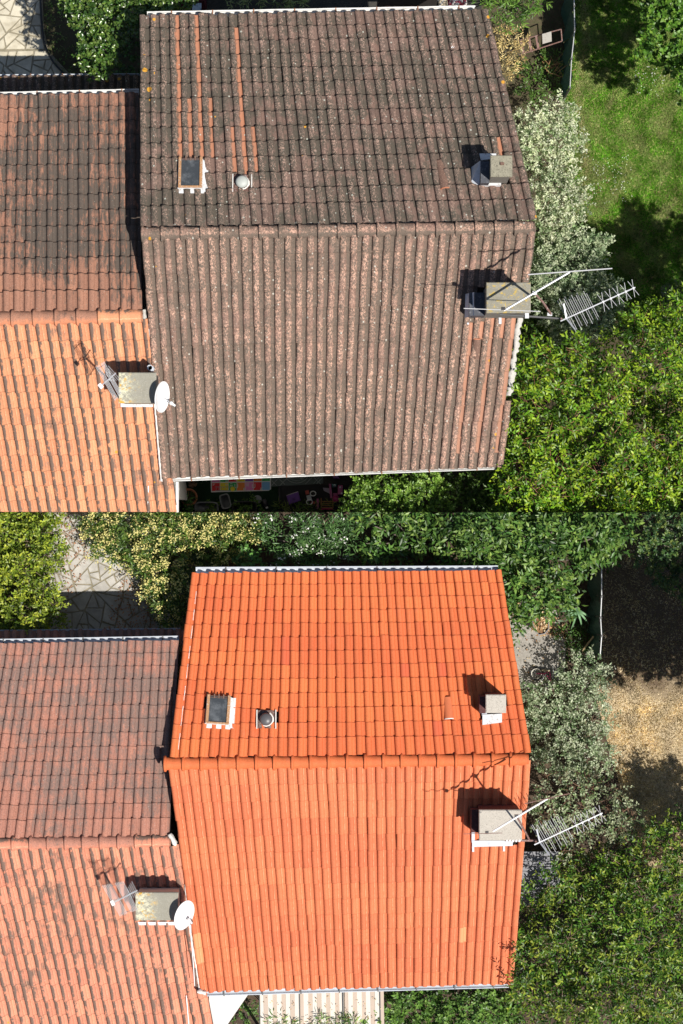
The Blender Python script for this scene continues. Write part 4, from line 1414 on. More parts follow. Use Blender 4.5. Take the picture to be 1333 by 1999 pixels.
def blades(name, poly, z, n, h, colrs, seed, clip=None, w=0.008):
    rng = np.random.default_rng(seed)
    W = [tuple(P(x, y, z)[:2]) for x, y in poly]
    xs, ys = [p[0] for p in W], [p[1] for p in W]
    X = rng.uniform(max(min(xs), -8.4), min(max(xs), 8.4), n)
    Y = rng.uniform(min(ys), max(ys), n)
    ok = in_poly(X, Y, W)
    if clip == 'bottom':
        ok &= Y < -0.05
    X, Y = X[ok], Y[ok]
    if 'dry' in name:               # far end keeps only a random share of the blades
        pq = 999.5 - Y / (CAMZ / 4000.0 - z / 4000.0)
        k_ = (pq > 1350 + 25 * np.sin(X * 5)) | (rng.random(len(X)) < 0.35)
        X, Y = X[k_], Y[k_]
    m = len(X)
    dens = 0.5 + 0.5 * np.sin(X * 3.1 + 1.7 * np.sin(Y * 2.3)) * np.cos(Y * 2.7 + 1.3 * np.sin(X * 1.9))
    hh = h * rng.uniform(0.5, 1.3, m) * (0.6 + 0.7 * dens)
    a = rng.uniform(0, 6.28, m)
    lean = rng.normal(size=(m, 2)) * 0.55
    b = np.stack([X, Y, np.full(m, z)], 1)
    s_ = np.stack([np.cos(a), np.sin(a), np.zeros(m)], 1) * w
    t = b + np.stack([lean[:, 0] * hh, lean[:, 1] * hh, hh], 1)
    V = np.stack([b - s_, b + s_, t], 1).reshape(-1, 3)
    tri = np.arange(m * 3).reshape(-1, 3)
    pal = np.array(colrs)
    c = pal[rng.integers(0, len(pal), m)] * rng.uniform(0.7, 1.3, (m, 1))
    f = np.clip(dens, 0, 1)[:, None]
    c = c * (0.75 + 0.5 * f)
    f2 = 0.5 + 0.5 * np.sin(X * 5.3 + 2.1 * np.sin(Y * 3.7)) * np.sin(Y * 4.6 + 1.9 * np.sin(X * 4.1))
    c = c * (0.55 + 0.9 * f2)[:, None]
    if 'dry' not in name:           # straw-coloured strip worn beside the fence, and yellowed patches
        px_ = (X / (CAMZ / 4000.0)) + 666.5
        py_ = 999.5 - Y / (CAMZ / 4000.0)
        worn = np.clip(1 - np.abs(px_ - 1136 - 8 * np.sin(py_ / 40)) / 16, 0, 1) * (rng.random(m) < 0.75)
        worn = np.maximum(worn, (np.sin(px_ / 23 + 2 * np.sin(py_ / 31)) * np.sin(py_ / 27 + 1.5 * np.sin(px_ / 19)) > 0.45) * 0.35)[:, None]
        c = c * (1 - worn) + np.array([0.46, 0.42, 0.22]) * worn
    o = link(name, quick_mesh(name, V, tri, np.repeat(c, 3, 0), M['dry_leaf'] if 'dry' in name else M['leaf']))
    o['kind'] = 'stuff'
    return o


blades('grass', lawn_poly, 0.012, 170000, 0.07, ((0.12, 0.32, 0.02), (0.18, 0.40, 0.03), (0.07, 0.22, 0.012), (0.42, 0.42, 0.16)), 61)
blades('dry_grass', dry_poly, GB + 0.012, 90000, 0.05, ((0.62, 0.50, 0.31), (0.74, 0.62, 0.42), (0.36, 0.26, 0.15)), 62, 'bottom')


# ------------------------------------------------------------------ things built on the roofs
def wired_glass():
    m = NT('wired glass', 0.2, 0.6)
    x, y, z = m.sep(m.n('ShaderNodeUVMap', uv_map='UVMap').outputs[0])
    gx = m.math('PINGPONG', x, 0.5)
    gy = m.math('PINGPONG', y, 0.5)
    line = m.math('MAXIMUM', m.ramp(gx, 0.07, 0.13, 1, 0), m.ramp(gy, 0.07, 0.13, 1, 0))
    base = m.mix(m.ramp(m.noise(3.5, 4, 0.7), 0.45, 0.75), (0.025, 0.03, 0.035), (0.12, 0.13, 0.14))
    m.color(m.mix(m.math('MULTIPLY', line, 0.5), base, (0.16, 0.17, 0.18)))
    return m.m


M['wired_glass'] = wired_glass()
M['raw_wood'] = plain('weathered varnished wood', (0.42, 0.22, 0.10), 0.7, 0.3, 18, dirt=(0.6, 0.56, 0.5), dirt_amt=0.8)
M['cap_old'] = plain('lichened concrete cap', (0.30, 0.28, 0.21), 0.95, 0.4, 14, dirt=(0.06, 0.055, 0.045), dirt_amt=0.85, bump=0.7)
M['cap_yellow'] = None
m_ = NT('concrete cap with yellow lichen', 0.95, 0.15)
c_ = m_.mix(m_.noise(9, 5, 0.75), (0.17, 0.16, 0.12), (0.36, 0.34, 0.28))
c_ = m_.mix(m_.ramp(m_.noise(30, 5, 0.8), 0.55, 0.68, 0, 0.7), c_, (0.5, 0.49, 0.44))
M['cap_yellow'] = m_.color(m_.mix(m_.ramp(m_.noise(8.5, 6, 0.8, dist=0.6), 0.53, 0.62, 0, 0.75), c_, (0.55, 0.38, 0.06))).m
m_.bump(m_.noise(70, 5, 0.8), 0.7, 0.015)
M['cap_new'] = plain('pale concrete cap', (0.50, 0.46, 0.40), 0.95, 0.2, 20, dirt=(0.12, 0.10, 0.08), dirt_amt=0.6, bump=0.6)
M['dark_slate'] = plain('dark slate cladding', (0.06, 0.065, 0.08), 0.6, 0.4, 8, dirt=(0.2, 0.2, 0.22), dirt_amt=0.6)
M['maroon_brick'] = plain('dark maroon cladding', (0.09, 0.03, 0.028), 0.8, 0.4, 10, dirt=(0.2, 0.12, 0.1), dirt_amt=0.5)
M['vent_pale'] = plain('pale plastic vent', (0.42, 0.44, 0.41), 0.5, 0.06, 6)
M['vent_dark'] = plain('dark plastic vent', (0.10, 0.095, 0.10), 0.4, 0.15, 6)
M['lead_brown'] = plain('brown lead sheet', (0.13, 0.07, 0.055), 0.6, 0.35, 14, dirt=(0.5, 0.48, 0.46), dirt_amt=0.5)
M['terracotta'] = plain('terracotta', (0.50, 0.19, 0.10), 0.8, 0.2, 10)
M['terracotta_old'] = plain('old terracotta', (0.17, 0.10, 0.075), 0.9, 0.35, 14, dirt=(0.4, 0.25, 0.18), dirt_amt=0.7, bump=0.4)


def fbox(b, F, x0, x1, y0, y1, z0, z1, bev=0.0):
    """box in a roof frame (origin, x, y, n), metres"""
    o, x, y, n = F
    c = o + x * x0 + y * y0 + n * z0
    (b.bbox(c, x * (x1 - x0), y * (y1 - y0), n * (z1 - z0), bev) if bev else b.box(c, x * (x1 - x0), y * (y1 - y0), n * (z1 - z0)))
    return b


def skylight(slope, house, cx, cy, w, h, flash_w, label=None, skew=0.0):
    o, x, y, n = slope.frame(cx, cy)
    if skew:
        x, y = (x * math.cos(skew) + y * math.sin(skew)), (y * math.cos(skew) - x * math.sin(skew))
    F = (o, x, y, n)
    b = MB()
    fbox(b, F, -w / 2 - 0.01, w / 2 + 0.01, -h / 2 - 0.01, h / 2 - 0.01, -0.03, 0.13)
    fbox(b, F, -w / 2 - 0.012, w / 2 + 0.03, -h / 2 - 0.085, -h / 2 - 0.012, -0.02, 0.075)
    fbox(b, F, w / 2 + 0.012, w / 2 + flash_w, -h / 2 - 0.06, h / 2 - 0.02, -0.02, 0.085)
    root = b.build('skylight', M['white_flash'], house)
    fr = MB()
    fw = 0.055
    fbox(fr, F, -w / 2, -w / 2 + fw, -h / 2 + fw * 0.7, h / 2 + 0.02, 0.132, 0.175, 0.006)
    fbox(fr, F, w / 2 - fw, w / 2, -h / 2 + fw * 0.7, h / 2 + 0.02, 0.132, 0.175, 0.006)
    fbox(fr, F, -w / 2, w / 2, -h / 2, -h / 2 + fw * 0.68, 0.132, 0.172, 0.006)
    fr.build('frame', M['raw_wood'], root)
    g = MB()
    fbox(g, F, -w / 2 + fw, w / 2 - fw, -h / 2 + fw * 0.7, h / 2 - 0.015, 0.133, 0.146)
    me = pymesh('pane', g.v, g.f, M['wired_glass'])
    ul = me.uv_layers.new(name='UVMap')
    for li, l in enumerate(me.loops):
        p = me.vertices[l.vertex_index].co - o
        ul.data[li].uv = (p.dot(x) / 0.022, p.dot(y) / 0.022)
    link('pane', me, root)
    hg = MB()
    for k in (-0.09, 0.0, 0.09):
        fbox(hg, F, k - 0.012, k + 0.012, h / 2 - 0.05, h / 2 + 0.03, 0.148, 0.162)
    for k in (0, 1):
        fbox(hg, F, -w / 2 + fw, w / 2 - fw, h / 2 - 0.012 - 0.03 * k, h / 2 - 0.004 - 0.03 * k, 0.148, 0.154)
    hg.build('hinge_strip', M['terracotta_old'], root)


skylight(s1n, H1, 372.5, 343, 0.47, 0.62, 0.11)
skylight(s4n, H4, 426.5, 1387, 0.46, 0.55, 0.10, skew=-0.06)


def vent(slope, house, cx, cy, s_, r, dome, sheet_m):
    F = slope.frame(cx, cy)
    o, x, y, n = F
    # corrugated lead apron that follows the tiles
    V, Fc = [], []
    nx, ny = 16, 6
    for j in range(ny + 1):
        for i in range(nx + 1):
            u, v = (i / nx - 0.5) * s_ * 1.02, (j / ny - 0.5) * s_ * 0.95
            V.append(o + x * u + y * v + n * (0.088 + 0.02 * math.sin(i / nx * 4 * math.pi)))
    for j in range(ny):
        for i in range(nx):
            a = j * (nx + 1) + i
            Fc.append((a, a + 1, a + nx + 2, a + nx + 1))
    b = MB()
    b.add(V, Fc)
    root = b.build('roof_vent', M[sheet_m], house, True)
    e = MB()
    e.tube([o + x * (-s_ / 2) + y * (-s_ / 2) + n * 0.105, o + x * (-s_ / 2) + y * (s_ / 2) + n * 0.105], 0.012, 5)
    e.tube([o + x * (s_ / 2) + y * (-s_ / 2) + n * 0.105, o + x * (s_ / 2) + y * (s_ / 2) + n * 0.105], 0.012, 5)
    e.build('flashing_edge', M['white_mortar'], root)
    rr = random.Random(int(cx))
    pts = [o + (x * math.cos(t) + y * math.sin(t)) * r * 1.12 + n * 0.108 for t in [2 * math.pi * k / 14 + 0.2 for k in range(9, 17)]]
    ragged_strip('sealant', pts, 0.04, 0.012, M['white_mortar'], root, 7)
    d = MB()
    up = (n * 0.6 + Vector((0, 0, 0.4))).normalized()
    d.lathe(o + n * 0.09, up, [(r * 0.85, 0), (r * 0.85, 0.07), (r * 1.05, 0.075), (r * 1.08, 0.10), (r * 0.98, 0.135), (r * 0.72, 0.158), (r * 0.3, 0.17), (0.02, 0.172)], 28)
    d.build('dome', M[dome], root, True)


vent(s1n, H1, 473, 361, 0.37, 0.115, 'vent_pale', 'lead_brown')
vent(s4n, H4, 520, 1405, 0.37, 0.115, 'vent_dark', 'lead_brown')


def chimney(slope, house, rect, h, capm, stackm, capt=0.07, cap_over=0.03, pot=False):
    """rect: px rectangle of the cap's top; h: height of the cap's top above the tiles at its centre"""
    x0, y0, x1, y1 = rect
    c = slope.W((x0 + x1) / 2, (y0 + y1) / 2)
    zt = c.z + h
    a, b_ = P(x0, y1, zt), P(x1, y0, zt)
    b = MB()
    o = cap_over
    zb = c.z - 0.35
    b.box((a.x + o, a.y + o, zb), (b_.x - a.x - 2 * o, 0, 0), (0, b_.y - a.y - 2 * o, 0), (0, 0, zt - capt - zb))
    root = b.build('chimney', stackm, house)
    k = MB()
    k.bbox((a.x, a.y, zt - capt + 0.002), (b_.x - a.x, 0, 0), (0, b_.y - a.y, 0), (0, 0, capt), 0.015)
    me = pymesh('cap', k.v, k.f, capm)
    link('cap', me, root)
    return root, a, b_, zt


def flashing(slope, root, pts, dh, mat, name='flashing'):
    """sheet metal laid on the tiles: px outline"""
    b = MB()
    top = [slope.W(x, y, dh) for x, y in pts]
    n = slope.N
    low = [p - n * 0.06 for p in top]
    k = len(pts)
    F = [tuple(range(k)), tuple(range(2 * k - 1, k - 1, -1))] + [(i, (i + 1) % k, (i + 1) % k + k, i + k) for i in range(k)]
    b.add(top + low, F)
    o = b.build(name, mat, root)
    import bmesh
    bm_ = bmesh.new()
    bm_.from_mesh(o.data)
    bmesh.ops.recalc_face_normals(bm_, faces=bm_.faces)
    bm_.to_mesh(o.data)
    bm_.free()
    return o


# upper house, small chimney near the gable
r_, a_, b2_, zt_ = chimney(s1n, H1, (957, 303, 1000, 345), 1.15, M['cap_old'], plain('grey chimney render', (0.22, 0.20, 0.17), 0.95, 0.4, 10, bump=0.5))
b = MB()
b.box((a_.x + 0.19, a_.y + 0.22, zt_ + 0.002), (0.07, 0, 0), (0, 0.05, 0), (0, 0, 0.04))
b.build('vent_hole', M['terracotta_old'], r_)
b = MB()
b.box((a_.x - 0.14, a_.y - 0.02, s1n.W(950, 330).z - 0.1), (0.165, 0, 0), (0, 0.42, 0), (0, 0, 0.62))
b.build('side_flue', M['dark_slate'], r_)
b = MB()
w0 = s1n.W(946, 330)
b.add([Vector((a_.x - 0.34, a_.y - 0.02, w0.z + 0.06)), Vector((a_.x - 0.13, a_.y - 0.08, w0.z + 0.1)), Vector((a_.x - 0.145, a_.y + 0.42, w0.z + 0.5)), Vector((a_.x - 0.30, a_.y + 0.36, w0.z + 0.05))], [(0, 1, 2, 3)])
b.build('flashing', M['zinc'], r_)
flashing(s1n, r_, [(934, 347), (978, 347), (977, 367), (938, 367)], 0.125, M['white_flash'])
flashing(s1n, r_, [(935, 303), (968, 303), (968, 312), (938, 316)], 0.085, M['white_flash'])

# upper house, large chimney with aerials
r_, a_, b2_, zt_ = chimney(s1s, H1, (949, 551, 1036, 611), 1.25, M['cap_yellow'], plain('dark chimney render', (0.2, 0.19, 0.17), 0.95, 0.4, 8, bump=0.5))
b = MB()
b.box((a_.x - 0.27, a_.y + 0.03, s1s.W(935, 590).z - 0.2), (0.295, 0, 0), (0, 0.45, 0), (0, 0, 0.62))
b.build('side_flue', M['dark_slate'], r_)
b = MB()
w0 = s1s.W(920, 590)
b.add([Vector((a_.x - 0.34, a_.y + 0.02, w0.z + 0.07)), Vector((a_.x - 0.18, a_.y + 0.03, w0.z + 0.46)), Vector((a_.x - 0.18, a_.y + 0.48, w0.z + 0.50)), Vector((a_.x - 0.33, a_.y + 0.48, w0.z + 0.16))], [(0, 1, 2, 3)])
b.build('flashing', M['zinc'], r_)
flashing(s1s, r_, [(912, 600), (990, 606), (990, 614), (912, 616)], 0.10, M['white_flash'])
flashing(s1s, r_, [(911, 615), (915, 615), (915, 632), (911, 632)], 0.09, M['zinc'])
flashing(s1s, r_, [(973, 614), (978, 614), (978, 631), (973, 631)], 0.09, M['zinc'])
CH_A = (a_, b2_, zt_)

# lower house chimneys
r_, a_, b2_, zt_ = chimney(s4n, H4, (948, 1356, 988, 1392), 0.85, M['cap_new'], M['maroon_brick'])
b = MB()
b.box((a_.x - 0.09, a_.y - 0.05, s4n.W(945, 1380).z - 0.1), (0.115, 0, 0), (0, 0.33, 0), (0, 0, 0.5))
b.build('side_flue', M['maroon_brick'], r_)
flashing(s4n, r_, [(939, 1360), (948, 1357), (950, 1396), (940, 1398)], 0.09, M['zinc'])
flashing(s4n, r_, [(941, 1396), (979, 1394), (979, 1411), (941, 1416)], 0.105, M['white_flash'])
r_, a_, b2_, zt_ = chimney(s4s, H4, (935, 1581, 1019, 1641), 1.05, M['cap_new'], M['maroon_brick'])
b = MB()
b.box((a_.x - 0.11, a_.y + 0.06, s4s.W(930, 1610).z - 0.1), (0.135, 0, 0), (0, 0.45, 0), (0, 0, 0.55))
b.build('side_flue', M['maroon_brick'], r_)
flashing(s4s, r_, [(920, 1592), (926, 1592), (926, 1642), (920, 1642)], 0.09, M['zinc'])
flashing(s4s, r_, [(921, 1638), (1000, 1638), (1000, 1648), (921, 1650)], 0.10, M['zinc'])
flashing(s4s, r_, [(921, 1648), (925, 1648), (925, 1660), (921, 1660)], 0.09, M['zinc'])
flashing(s4s, r_, [(981, 1646), (985, 1646), (985, 1659), (981, 1659)], 0.09, M['zinc'])
CH_B = (a_, b2_, zt_)

# neighbours' chimneys
def slab_mat(x0):
    m_ = NT('concrete slab with lichen edge', 0.95, 0.15)
    c_ = m_.mix(m_.noise(12, 5, 0.8), (0.21, 0.20, 0.16), (0.36, 0.345, 0.29))
    c_ = m_.mix(m_.ramp(m_.noise(55, 4, 0.8), 0.56, 0.66, 0, 0.6), c_, (0.55, 0.54, 0.50))
    xl = m_.sep(m_.pos())[0]
    edge = m_.ramp(m_.math('ADD', xl, m_.math('MULTIPLY', m_.noise(6, 5, 0.8), 0.9)), x0, x0 + 0.4, 1, 0)
    c_ = m_.mix(m_.math('MULTIPLY', edge, m_.ramp(m_.noise(16, 5, 0.8), 0.42, 0.55)), c_, (0.62, 0.60, 0.44))
    c_ = m_.mix(m_.math('MULTIPLY', edge, m_.ramp(m_.noise(11, 4, 0.7), 0.53, 0.6)), c_, (0.62, 0.34, 0.03))
    m_.color(c_)
    m_.bump(m_.noise(90, 4, 0.8), 0.6, 0.012)
    return m_.m


M['cap_n'] = slab_mat(-3.85)
r_, a_, b2_, zt_ = chimney(s2s, H2, (231, 727, 305, 787), 1.0, M['cap_n'], plain('beige chimney render', (0.36, 0.33, 0.27), 0.95, 0.3, 8, bump=0.4), 0.05)
CH_C = (a_, b2_, zt_)
flashing(s2s, r_, [(236, 786), (300, 786), (300, 793), (236, 793)], 0.08, M['white_flash'])
b = MB()
b.lathe(P(297, 721, s2s.W(297, 718).z), (0, 0, 1), [(0.058, 0), (0.058, 0.5), (0.045, 0.5), (0.045, 0.3)], 16, cap=False)
b.build('flue_pipe', M['zinc'], r_, True)
r_, a_, b2_, zt_ = chimney(s5s, H5, (264, 1742, 348, 1797), 0.8, slab_mat(-3.45), M['beige_render'], 0.05)
CH_D = (a_, b2_, zt_)
flashing(s5s, r_, [(268, 1797), (345, 1797), (345, 1803), (268, 1803)], 0.08, M['white_flash'])


def vent_tile(slope, house, p0, p1, r, mat, mouth):
    """raised half-round tile with an open mouth"""
    a, b_ = slope.W(*p0, 0.05), slope.W(*p1, 0.075)
    d = (b_ - a).normalized()
    n = slope.N
    s_ = d.cross(n).normalized()
    V, F = [], []
    k = 10
    for i in range(5):
        t = i / 4
        c = a.lerp(b_, t)
        rr = r * (0.85 + 0.15 * t)
        for q in range(k + 1):
            an = math.pi * q / k
            V.append(c + s_ * math.cos(an) * rr + n * math.sin(an) * rr * (0.5 + 0.25 * t))
    for i in range(4):
        for q in range(k):
            F.append((i * (k + 1) + q, i * (k + 1) + q + 1, (i + 1) * (k + 1) + q + 1, (i + 1) * (k + 1) + q))
    for i in (0, 4):
        F.append(tuple(i * (k + 1) + q for q in range(k + 1)))
    root = link('vent_tile', pymesh('vent_tile', V, F, mat, False), house)
    V, F = [], []
    for w in (0, 1):
        for q in range(k + 1):
            an = math.pi * q / k
            for rr in (r * 1.02, r * 0.82):
                V.append(b_ + d * 0.02 * w + s_ * math.cos(an) * rr + n * (math.sin(an) * rr * 0.75 + 0.002))
    m2 = 2 * (k + 1)
    for q in range(k):
        F.append((2 * q, 2 * q + 2, 2 * q + 3, 2 * q + 1))
        F.append((m2 + 2 * q, m2 + 2 * q + 1, m2 + 2 * q + 3, m2 + 2 * q + 2))
        F.append((2 * q, m2 + 2 * q, m2 + 2 * q + 2, 2 * q + 2))
        F.append((2 * q + 1, 2 * q + 3, m2 + 2 * q + 3, m2 + 2 * q + 1))
    link('mouth_rim', pymesh('mouth_rim', V, F, mouth), root)


vent_tile(s1n, H1, (858, 315), (868, 371), 0.095, M['terracotta_old'], M['terracotta'])
vent_tile(s1s, H1, (929, 700), (930, 661), 0.075, M['terracotta_old'], M['terracotta'])
M['fresh_tile'] = plain('fresh orange clay', (0.56, 0.15, 0.06), 0.75, 0.15, 12)
vent_tile(s4n, H4, (873, 1361), (876, 1403), 0.09, M['fresh_tile'], M['white_mortar'])

# ------------------------------------------------------------------ aerials and dishes
def yagi(name, label, base_px, tip_px, z, refl_len, n_dir, mount_px, mount_z, comb=15, comb_len=0.62, comb_span=0.62, first=0.0, pole_mat='rust_pole'):
    a, c = P(*base_px, z), P(*tip_px, z + 0.15)
    d = (c - a).normalized()
    root = thing(name, label, 'aerial', P(*mount_px, mount_z))
    L = (c - a).length
    b = MB()
    s_ = d.cross(Vector((0, 0, 1))).normalized()
    n = s_.cross(d).normalized()
    b.box(a - s_ * 0.011 - n * 0.011, d * L, s_ * 0.022, n * 0.022)
    b.build('boom', M['alu'], root)
    # corner reflector: two slanted combs of rods
    e1 = (s_ * 0.92 + n * 0.38).normalized()
    e2 = (-s_ * 0.92 + n * 0.38).normalized()
    for q, e in enumerate((e1, e2)):
        b = MB()
        o = a + d * (L * first + 0.03)
        bar = (d * 0.22 + e).normalized()
        b.box(o - n * 0.006, bar * refl_len, d * 0.03, n * 0.012)
        b.build('reflector_rail', M['alu'], root)
    for i in range(comb):
        t = i / (comb - 1)
        o = a + d * (L * first + 0.05 + comb_span * t)
        f = 1.0 - 0.18 * t + 0.10 * math.sin(i * 2.1)
        for sg in ((-1, 1) if i % 3 else (-1,)):
            b = MB()
            dirn = (s_ * sg + n * (0.30 if i % 2 else -0.12) + d * 0.05 * sg).normalized()
            b.tube([o, o + dirn * comb_len * (0.5 if sg > 0 else 0.62) * f], 0.0045, 5)
            b.build('reflector_rod', M['rod'], root)
    for i in range(n_dir):
        t = (i + 1) / n_dir
        o = a + d * (L * first + 0.1 + comb_span + (L - comb_span - 0.14 - L * first) * t)
        h = 0.19 - 0.02 * t
        for sg in (-1, 1):
            b = MB()
            w = (s_ + d * 0.26 * sg + n * 0.1 * sg).normalized()
            b.tube([o - w * h, o + w * h], 0.005, 5)
            b.build('director', M['rod'], root)
        b = MB()
        b.box(o - d * 0.015 - s_ * 0.018 + n * 0.01, d * 0.03, s_ * 0.036, n * 0.02)
        b.build('clip', M['dish'], root)
    return root, a, d


# upper: chimney bracket, two-rod VHF aerial and long comb aerial
zc = CH_A[2]
br = thing('aerial_bracket', 'long horizontal bracket with rusty brace fixed to the upper chimney with yellow lichen', 'bracket', P(985, 615, zc - 0.1))
MB().tube([P(975, 614, zc - 0.05), P(1040, 618, zc - 0.05), P(1096, 622, zc - 0.05)], 0.02, 6).build('arm', M['gutter_dark'], br)
MB().tube([P(1044, 573, zc + 0.76), P(1060, 590, zc + 0.4), P(1076, 614, zc - 0.03)], 0.022, 6).build('brace', M['rust_pole'], br)
b = MB()
b.box(P(1024, 622, zc - 0.08), (0.075, 0, 0), (0, 0.10, 0), (0, 0, 0.08))
b.box(P(1068, 617, zc - 0.05), (0.09, 0, 0), (0, 0.06, 0), (0, 0, 0.05))
b.box(P(1039, 576, zc + 0.74), (0.08, 0, 0), (0, 0.07, 0), (0, 0, 0.05))
b.build('clamp', M['alu'], br)
vh = thing('aerial', 'thick silver boom with one long thin rod at each end, slanting over the yellow-lichened chimney', 'aerial', P(1045, 573, zc + 0.2))
MB().tube([P(984, 606, zc + 0.75), P(1112, 531, zc + 0.85)], 0.021, 8).build('boom', M['alu'], vh)
MB().tube([P(1031, 536, zc + 0.88), P(1195, 524, zc + 0.88)], 0.011, 5).build('rod', M['rod'], vh)
MB().tube([P(905, 602, zc + 0.78), P(1055, 608, zc + 0.78)], 0.008, 5).build('rod', M['rod'], vh)
b = MB()
b.box(P(978, 606, zc + 0.73), (0.07, 0, 0), (0, 0.06, 0), (0, 0, 0.07))
b.build('clamp', M['black_plastic'], vh)
yagi('aerial', 'long comb aerial with silver rods reaching out over the pale shrub in the upper half', (1094, 627), (1240, 561), zc + 0.05, 0.30, 5, (1096, 622), zc - 0.1, comb=15, comb_len=0.62, comb_span=0.55, first=0.05)
b = MB()
b.tube([P(1096, 622, zc - 0.12), P(1096, 622, zc + 0.1)], 0.02, 6)
b.build('mast_stub', M['rust_pole'], br)

# lower: same installation after the works
zc = CH_B[2]
br = thing('aerial_bracket', 'rusty brown bracket arm and brace on the pale chimney of the orange roof', 'bracket', P(985, 1640, zc - 0.1))
MB().tube([P(985, 1640, zc - 0.05), P(1048, 1641, zc - 0.05)], 0.024, 6).build('arm', M['rust_pole'], br)
MB().tube([P(1010, 1596, zc + 0.78), P(1022, 1618, zc + 0.4), P(1033, 1639, zc - 0.03)], 0.018, 6).build('brace', M['rust_pole'], br)
b = MB()
for k in range(5):
    b.box(P(988 + k * 6, 1643, zc - 0.03), (0.03, 0, 0), (0, 0.04, 0), (0, 0, 0.04))
b.build('clamp', M['alu'], br)
vh = thing('aerial', 'white slanted boom with a thin rusty rod at each end over the pale chimney', 'aerial', P(1010, 1596, zc + 0.2))
MB().tube([P(962, 1623, zc + 0.75), P(1069, 1559, zc + 0.85)], 0.019, 8).build('boom', M['dish'], vh)
MB().tube([P(1024, 1569, zc + 0.88), P(1112, 1549, zc + 0.88)], 0.009, 5).build('rod', M['rust_pole'], vh)
MB().tube([P(905, 1628, zc + 0.78), P(980, 1626, zc + 0.78)], 0.007, 5).build('rod', M['rust_pole'], vh)
b = MB()
b.box(P(947, 1627, zc + 0.72), (0.06, 0, 0), (0, 0.05, 0), (0, 0, 0.06))
b.box(P(1004, 1596, zc + 0.74), (0.07, 0, 0), (0, 0.06, 0), (0, 0, 0.05))
b.build('clamp', M['black_plastic'], vh)
yagi('aerial', 'long comb aerial with white rods over the thinning shrub in the lower half', (1043, 1649), (1176, 1587), zc + 0.05, 0.30, 5, (1046, 1644), zc - 0.1, comb=15, comb_len=0.60, comb_span=0.58, first=0.05)
MB().tube([P(1046, 1643, zc - 0.12), P(1046, 1643, zc + 0.1)], 0.02, 6).build('mast_stub', M['rust_pole'], br)


def grid_aerial(label, corners, z, rods, gap, mast_px, foot_z, boom, dark=True):
    """flat grid reflector aerial on a short mast; corners: px of a rod's two ends, then the far rod's two ends"""
    root = thing('aerial', label, 'aerial', P(*mast_px, foot_z))
    (p0, p1, q0, q1) = [P(x, y, z) for x, y in corners]
    for i in range(rods):
        t = i / (rods - 1)
        if gap[0] < t < gap[1]:
            continue
        a, c = p0.lerp(q0, t), p1.lerp(q1, t)
        zz = Vector((0, 0, 0.05 * abs(t - 0.5)))
        MB().tube([a + zz, c + zz], 0.0055, 5).build('grid_rod', M['rod'], root)
    for u in (0.06, 0.5, 0.94):
        b = MB()
        b.box(p0.lerp(p1, u) - Vector((0, 0, 0.02)), q0.lerp(q1, u) - p0.lerp(p1, u), (p1 - p0).normalized() * 0.012, (0, 0, 0.012))
        b.build('rail', M['gutter_dark'], root)
    MB().tube([P(*boom[0], z - 0.03), P(*boom[1], z + 0.06)], 0.014, 6).build('boom', M['alu'], root)
    b = MB()
    d = (P(*boom[1], z) - P(*boom[0], z)).normalized()
    s_ = d.cross(Vector((0, 0, 1)))
    o = P(*boom[1], z + 0.05)
    for k in range(5):
        MB().tube([o - d * (0.02 + 0.035 * k) - s_ * (0.2 - 0.02 * k), o - d * (0.02 + 0.035 * k) + s_ * (0.16 - 0.02 * k)], 0.004, 5).build('director', M['rod'], root)
    b.box(P(*boom[0], z - 0.02) - s_ * 0.05, d * 0.07, s_ * 0.1, (0, 0, 0.03))
    b.build('clamp', M['dish'], root)
    mx, my = mast_px
    MB().tube([P(mx, my, foot_z), P(mx, my, z - 0.02)], 0.018, 8).build('mast', M['alu'], root)
    return root


grid_aerial('narrow grid aerial beside the concrete chimney slab on the upper left roof', [(187, 716), (225, 782), (203, 706), (237, 768)], CH_C[2] + 0.75, 9, (0.44, 0.56), (214, 742), s2s.W(214, 742).z, ((194, 756), (226, 728)))
grid_aerial('broad grid aerial of parallel white rods beside the concrete slab on the lower left roof', [(200, 1728), (235, 1788), (240, 1720), (269, 1776)], CH_D[2] + 0.35, 14, (0.42, 0.54), (232, 1754), s5s.W(232, 1754).z, ((217, 1764), (268, 1738)))


def dish(label, c_px, z, R, nrm, lnb_px, lnb_z, foot):
    c = P(*c_px, z)
    nrm = Vector(nrm).normalized()
    root = thing('satellite_dish', label, 'satellite dish', foot)
    b = MB()
    prof = []
    for k in range(9):
        r = R * k / 8
        prof.append((max(r, 0.004), 0.16 * (r / R) ** 2 * R))
    prof += [(R * 1.02, 0.16 * R + 0.004), (R * 1.02, 0.16 * R - 0.012), (R * 0.98, 0.15 * R - 0.014), (R * 0.5, 0.04 * R - 0.012), (0.01, -0.012)]
    b.lathe(c - nrm * 0.05, nrm, prof, 40, cap=False)
    b.build('reflector', M['dish'], root, True)
    l = P(*lnb_px, lnb_z)
    s_ = c - Vector((0, 0, R * 0.75))
    MB().tube([c + (s_ - c) * 0.7, l], 0.012, 6).build('feed_arm', M['alu'], root)
    d = (c - l).normalized()
    MB().lathe(l - d * 0.02, d, [(0.025, 0), (0.025, 0.06), (0.035, 0.07), (0.035, 0.12), (0.02, 0.125)], 14).build('receiver', M['dish'], root, True)
    b = MB()
    b.box(l - Vector((0.03, 0.03, 0.07)), (0.06, 0, 0), (0, 0.06, 0), (0, 0, 0.05))
    b.build('receiver_clamp', M['black_plastic'], root)
    MB().tube([Vector(foot), Vector(foot) + Vector((0, 0, 0.1)), c - nrm * 0.06], 0.018, 6).build('support', M['alu'], root)
    return root


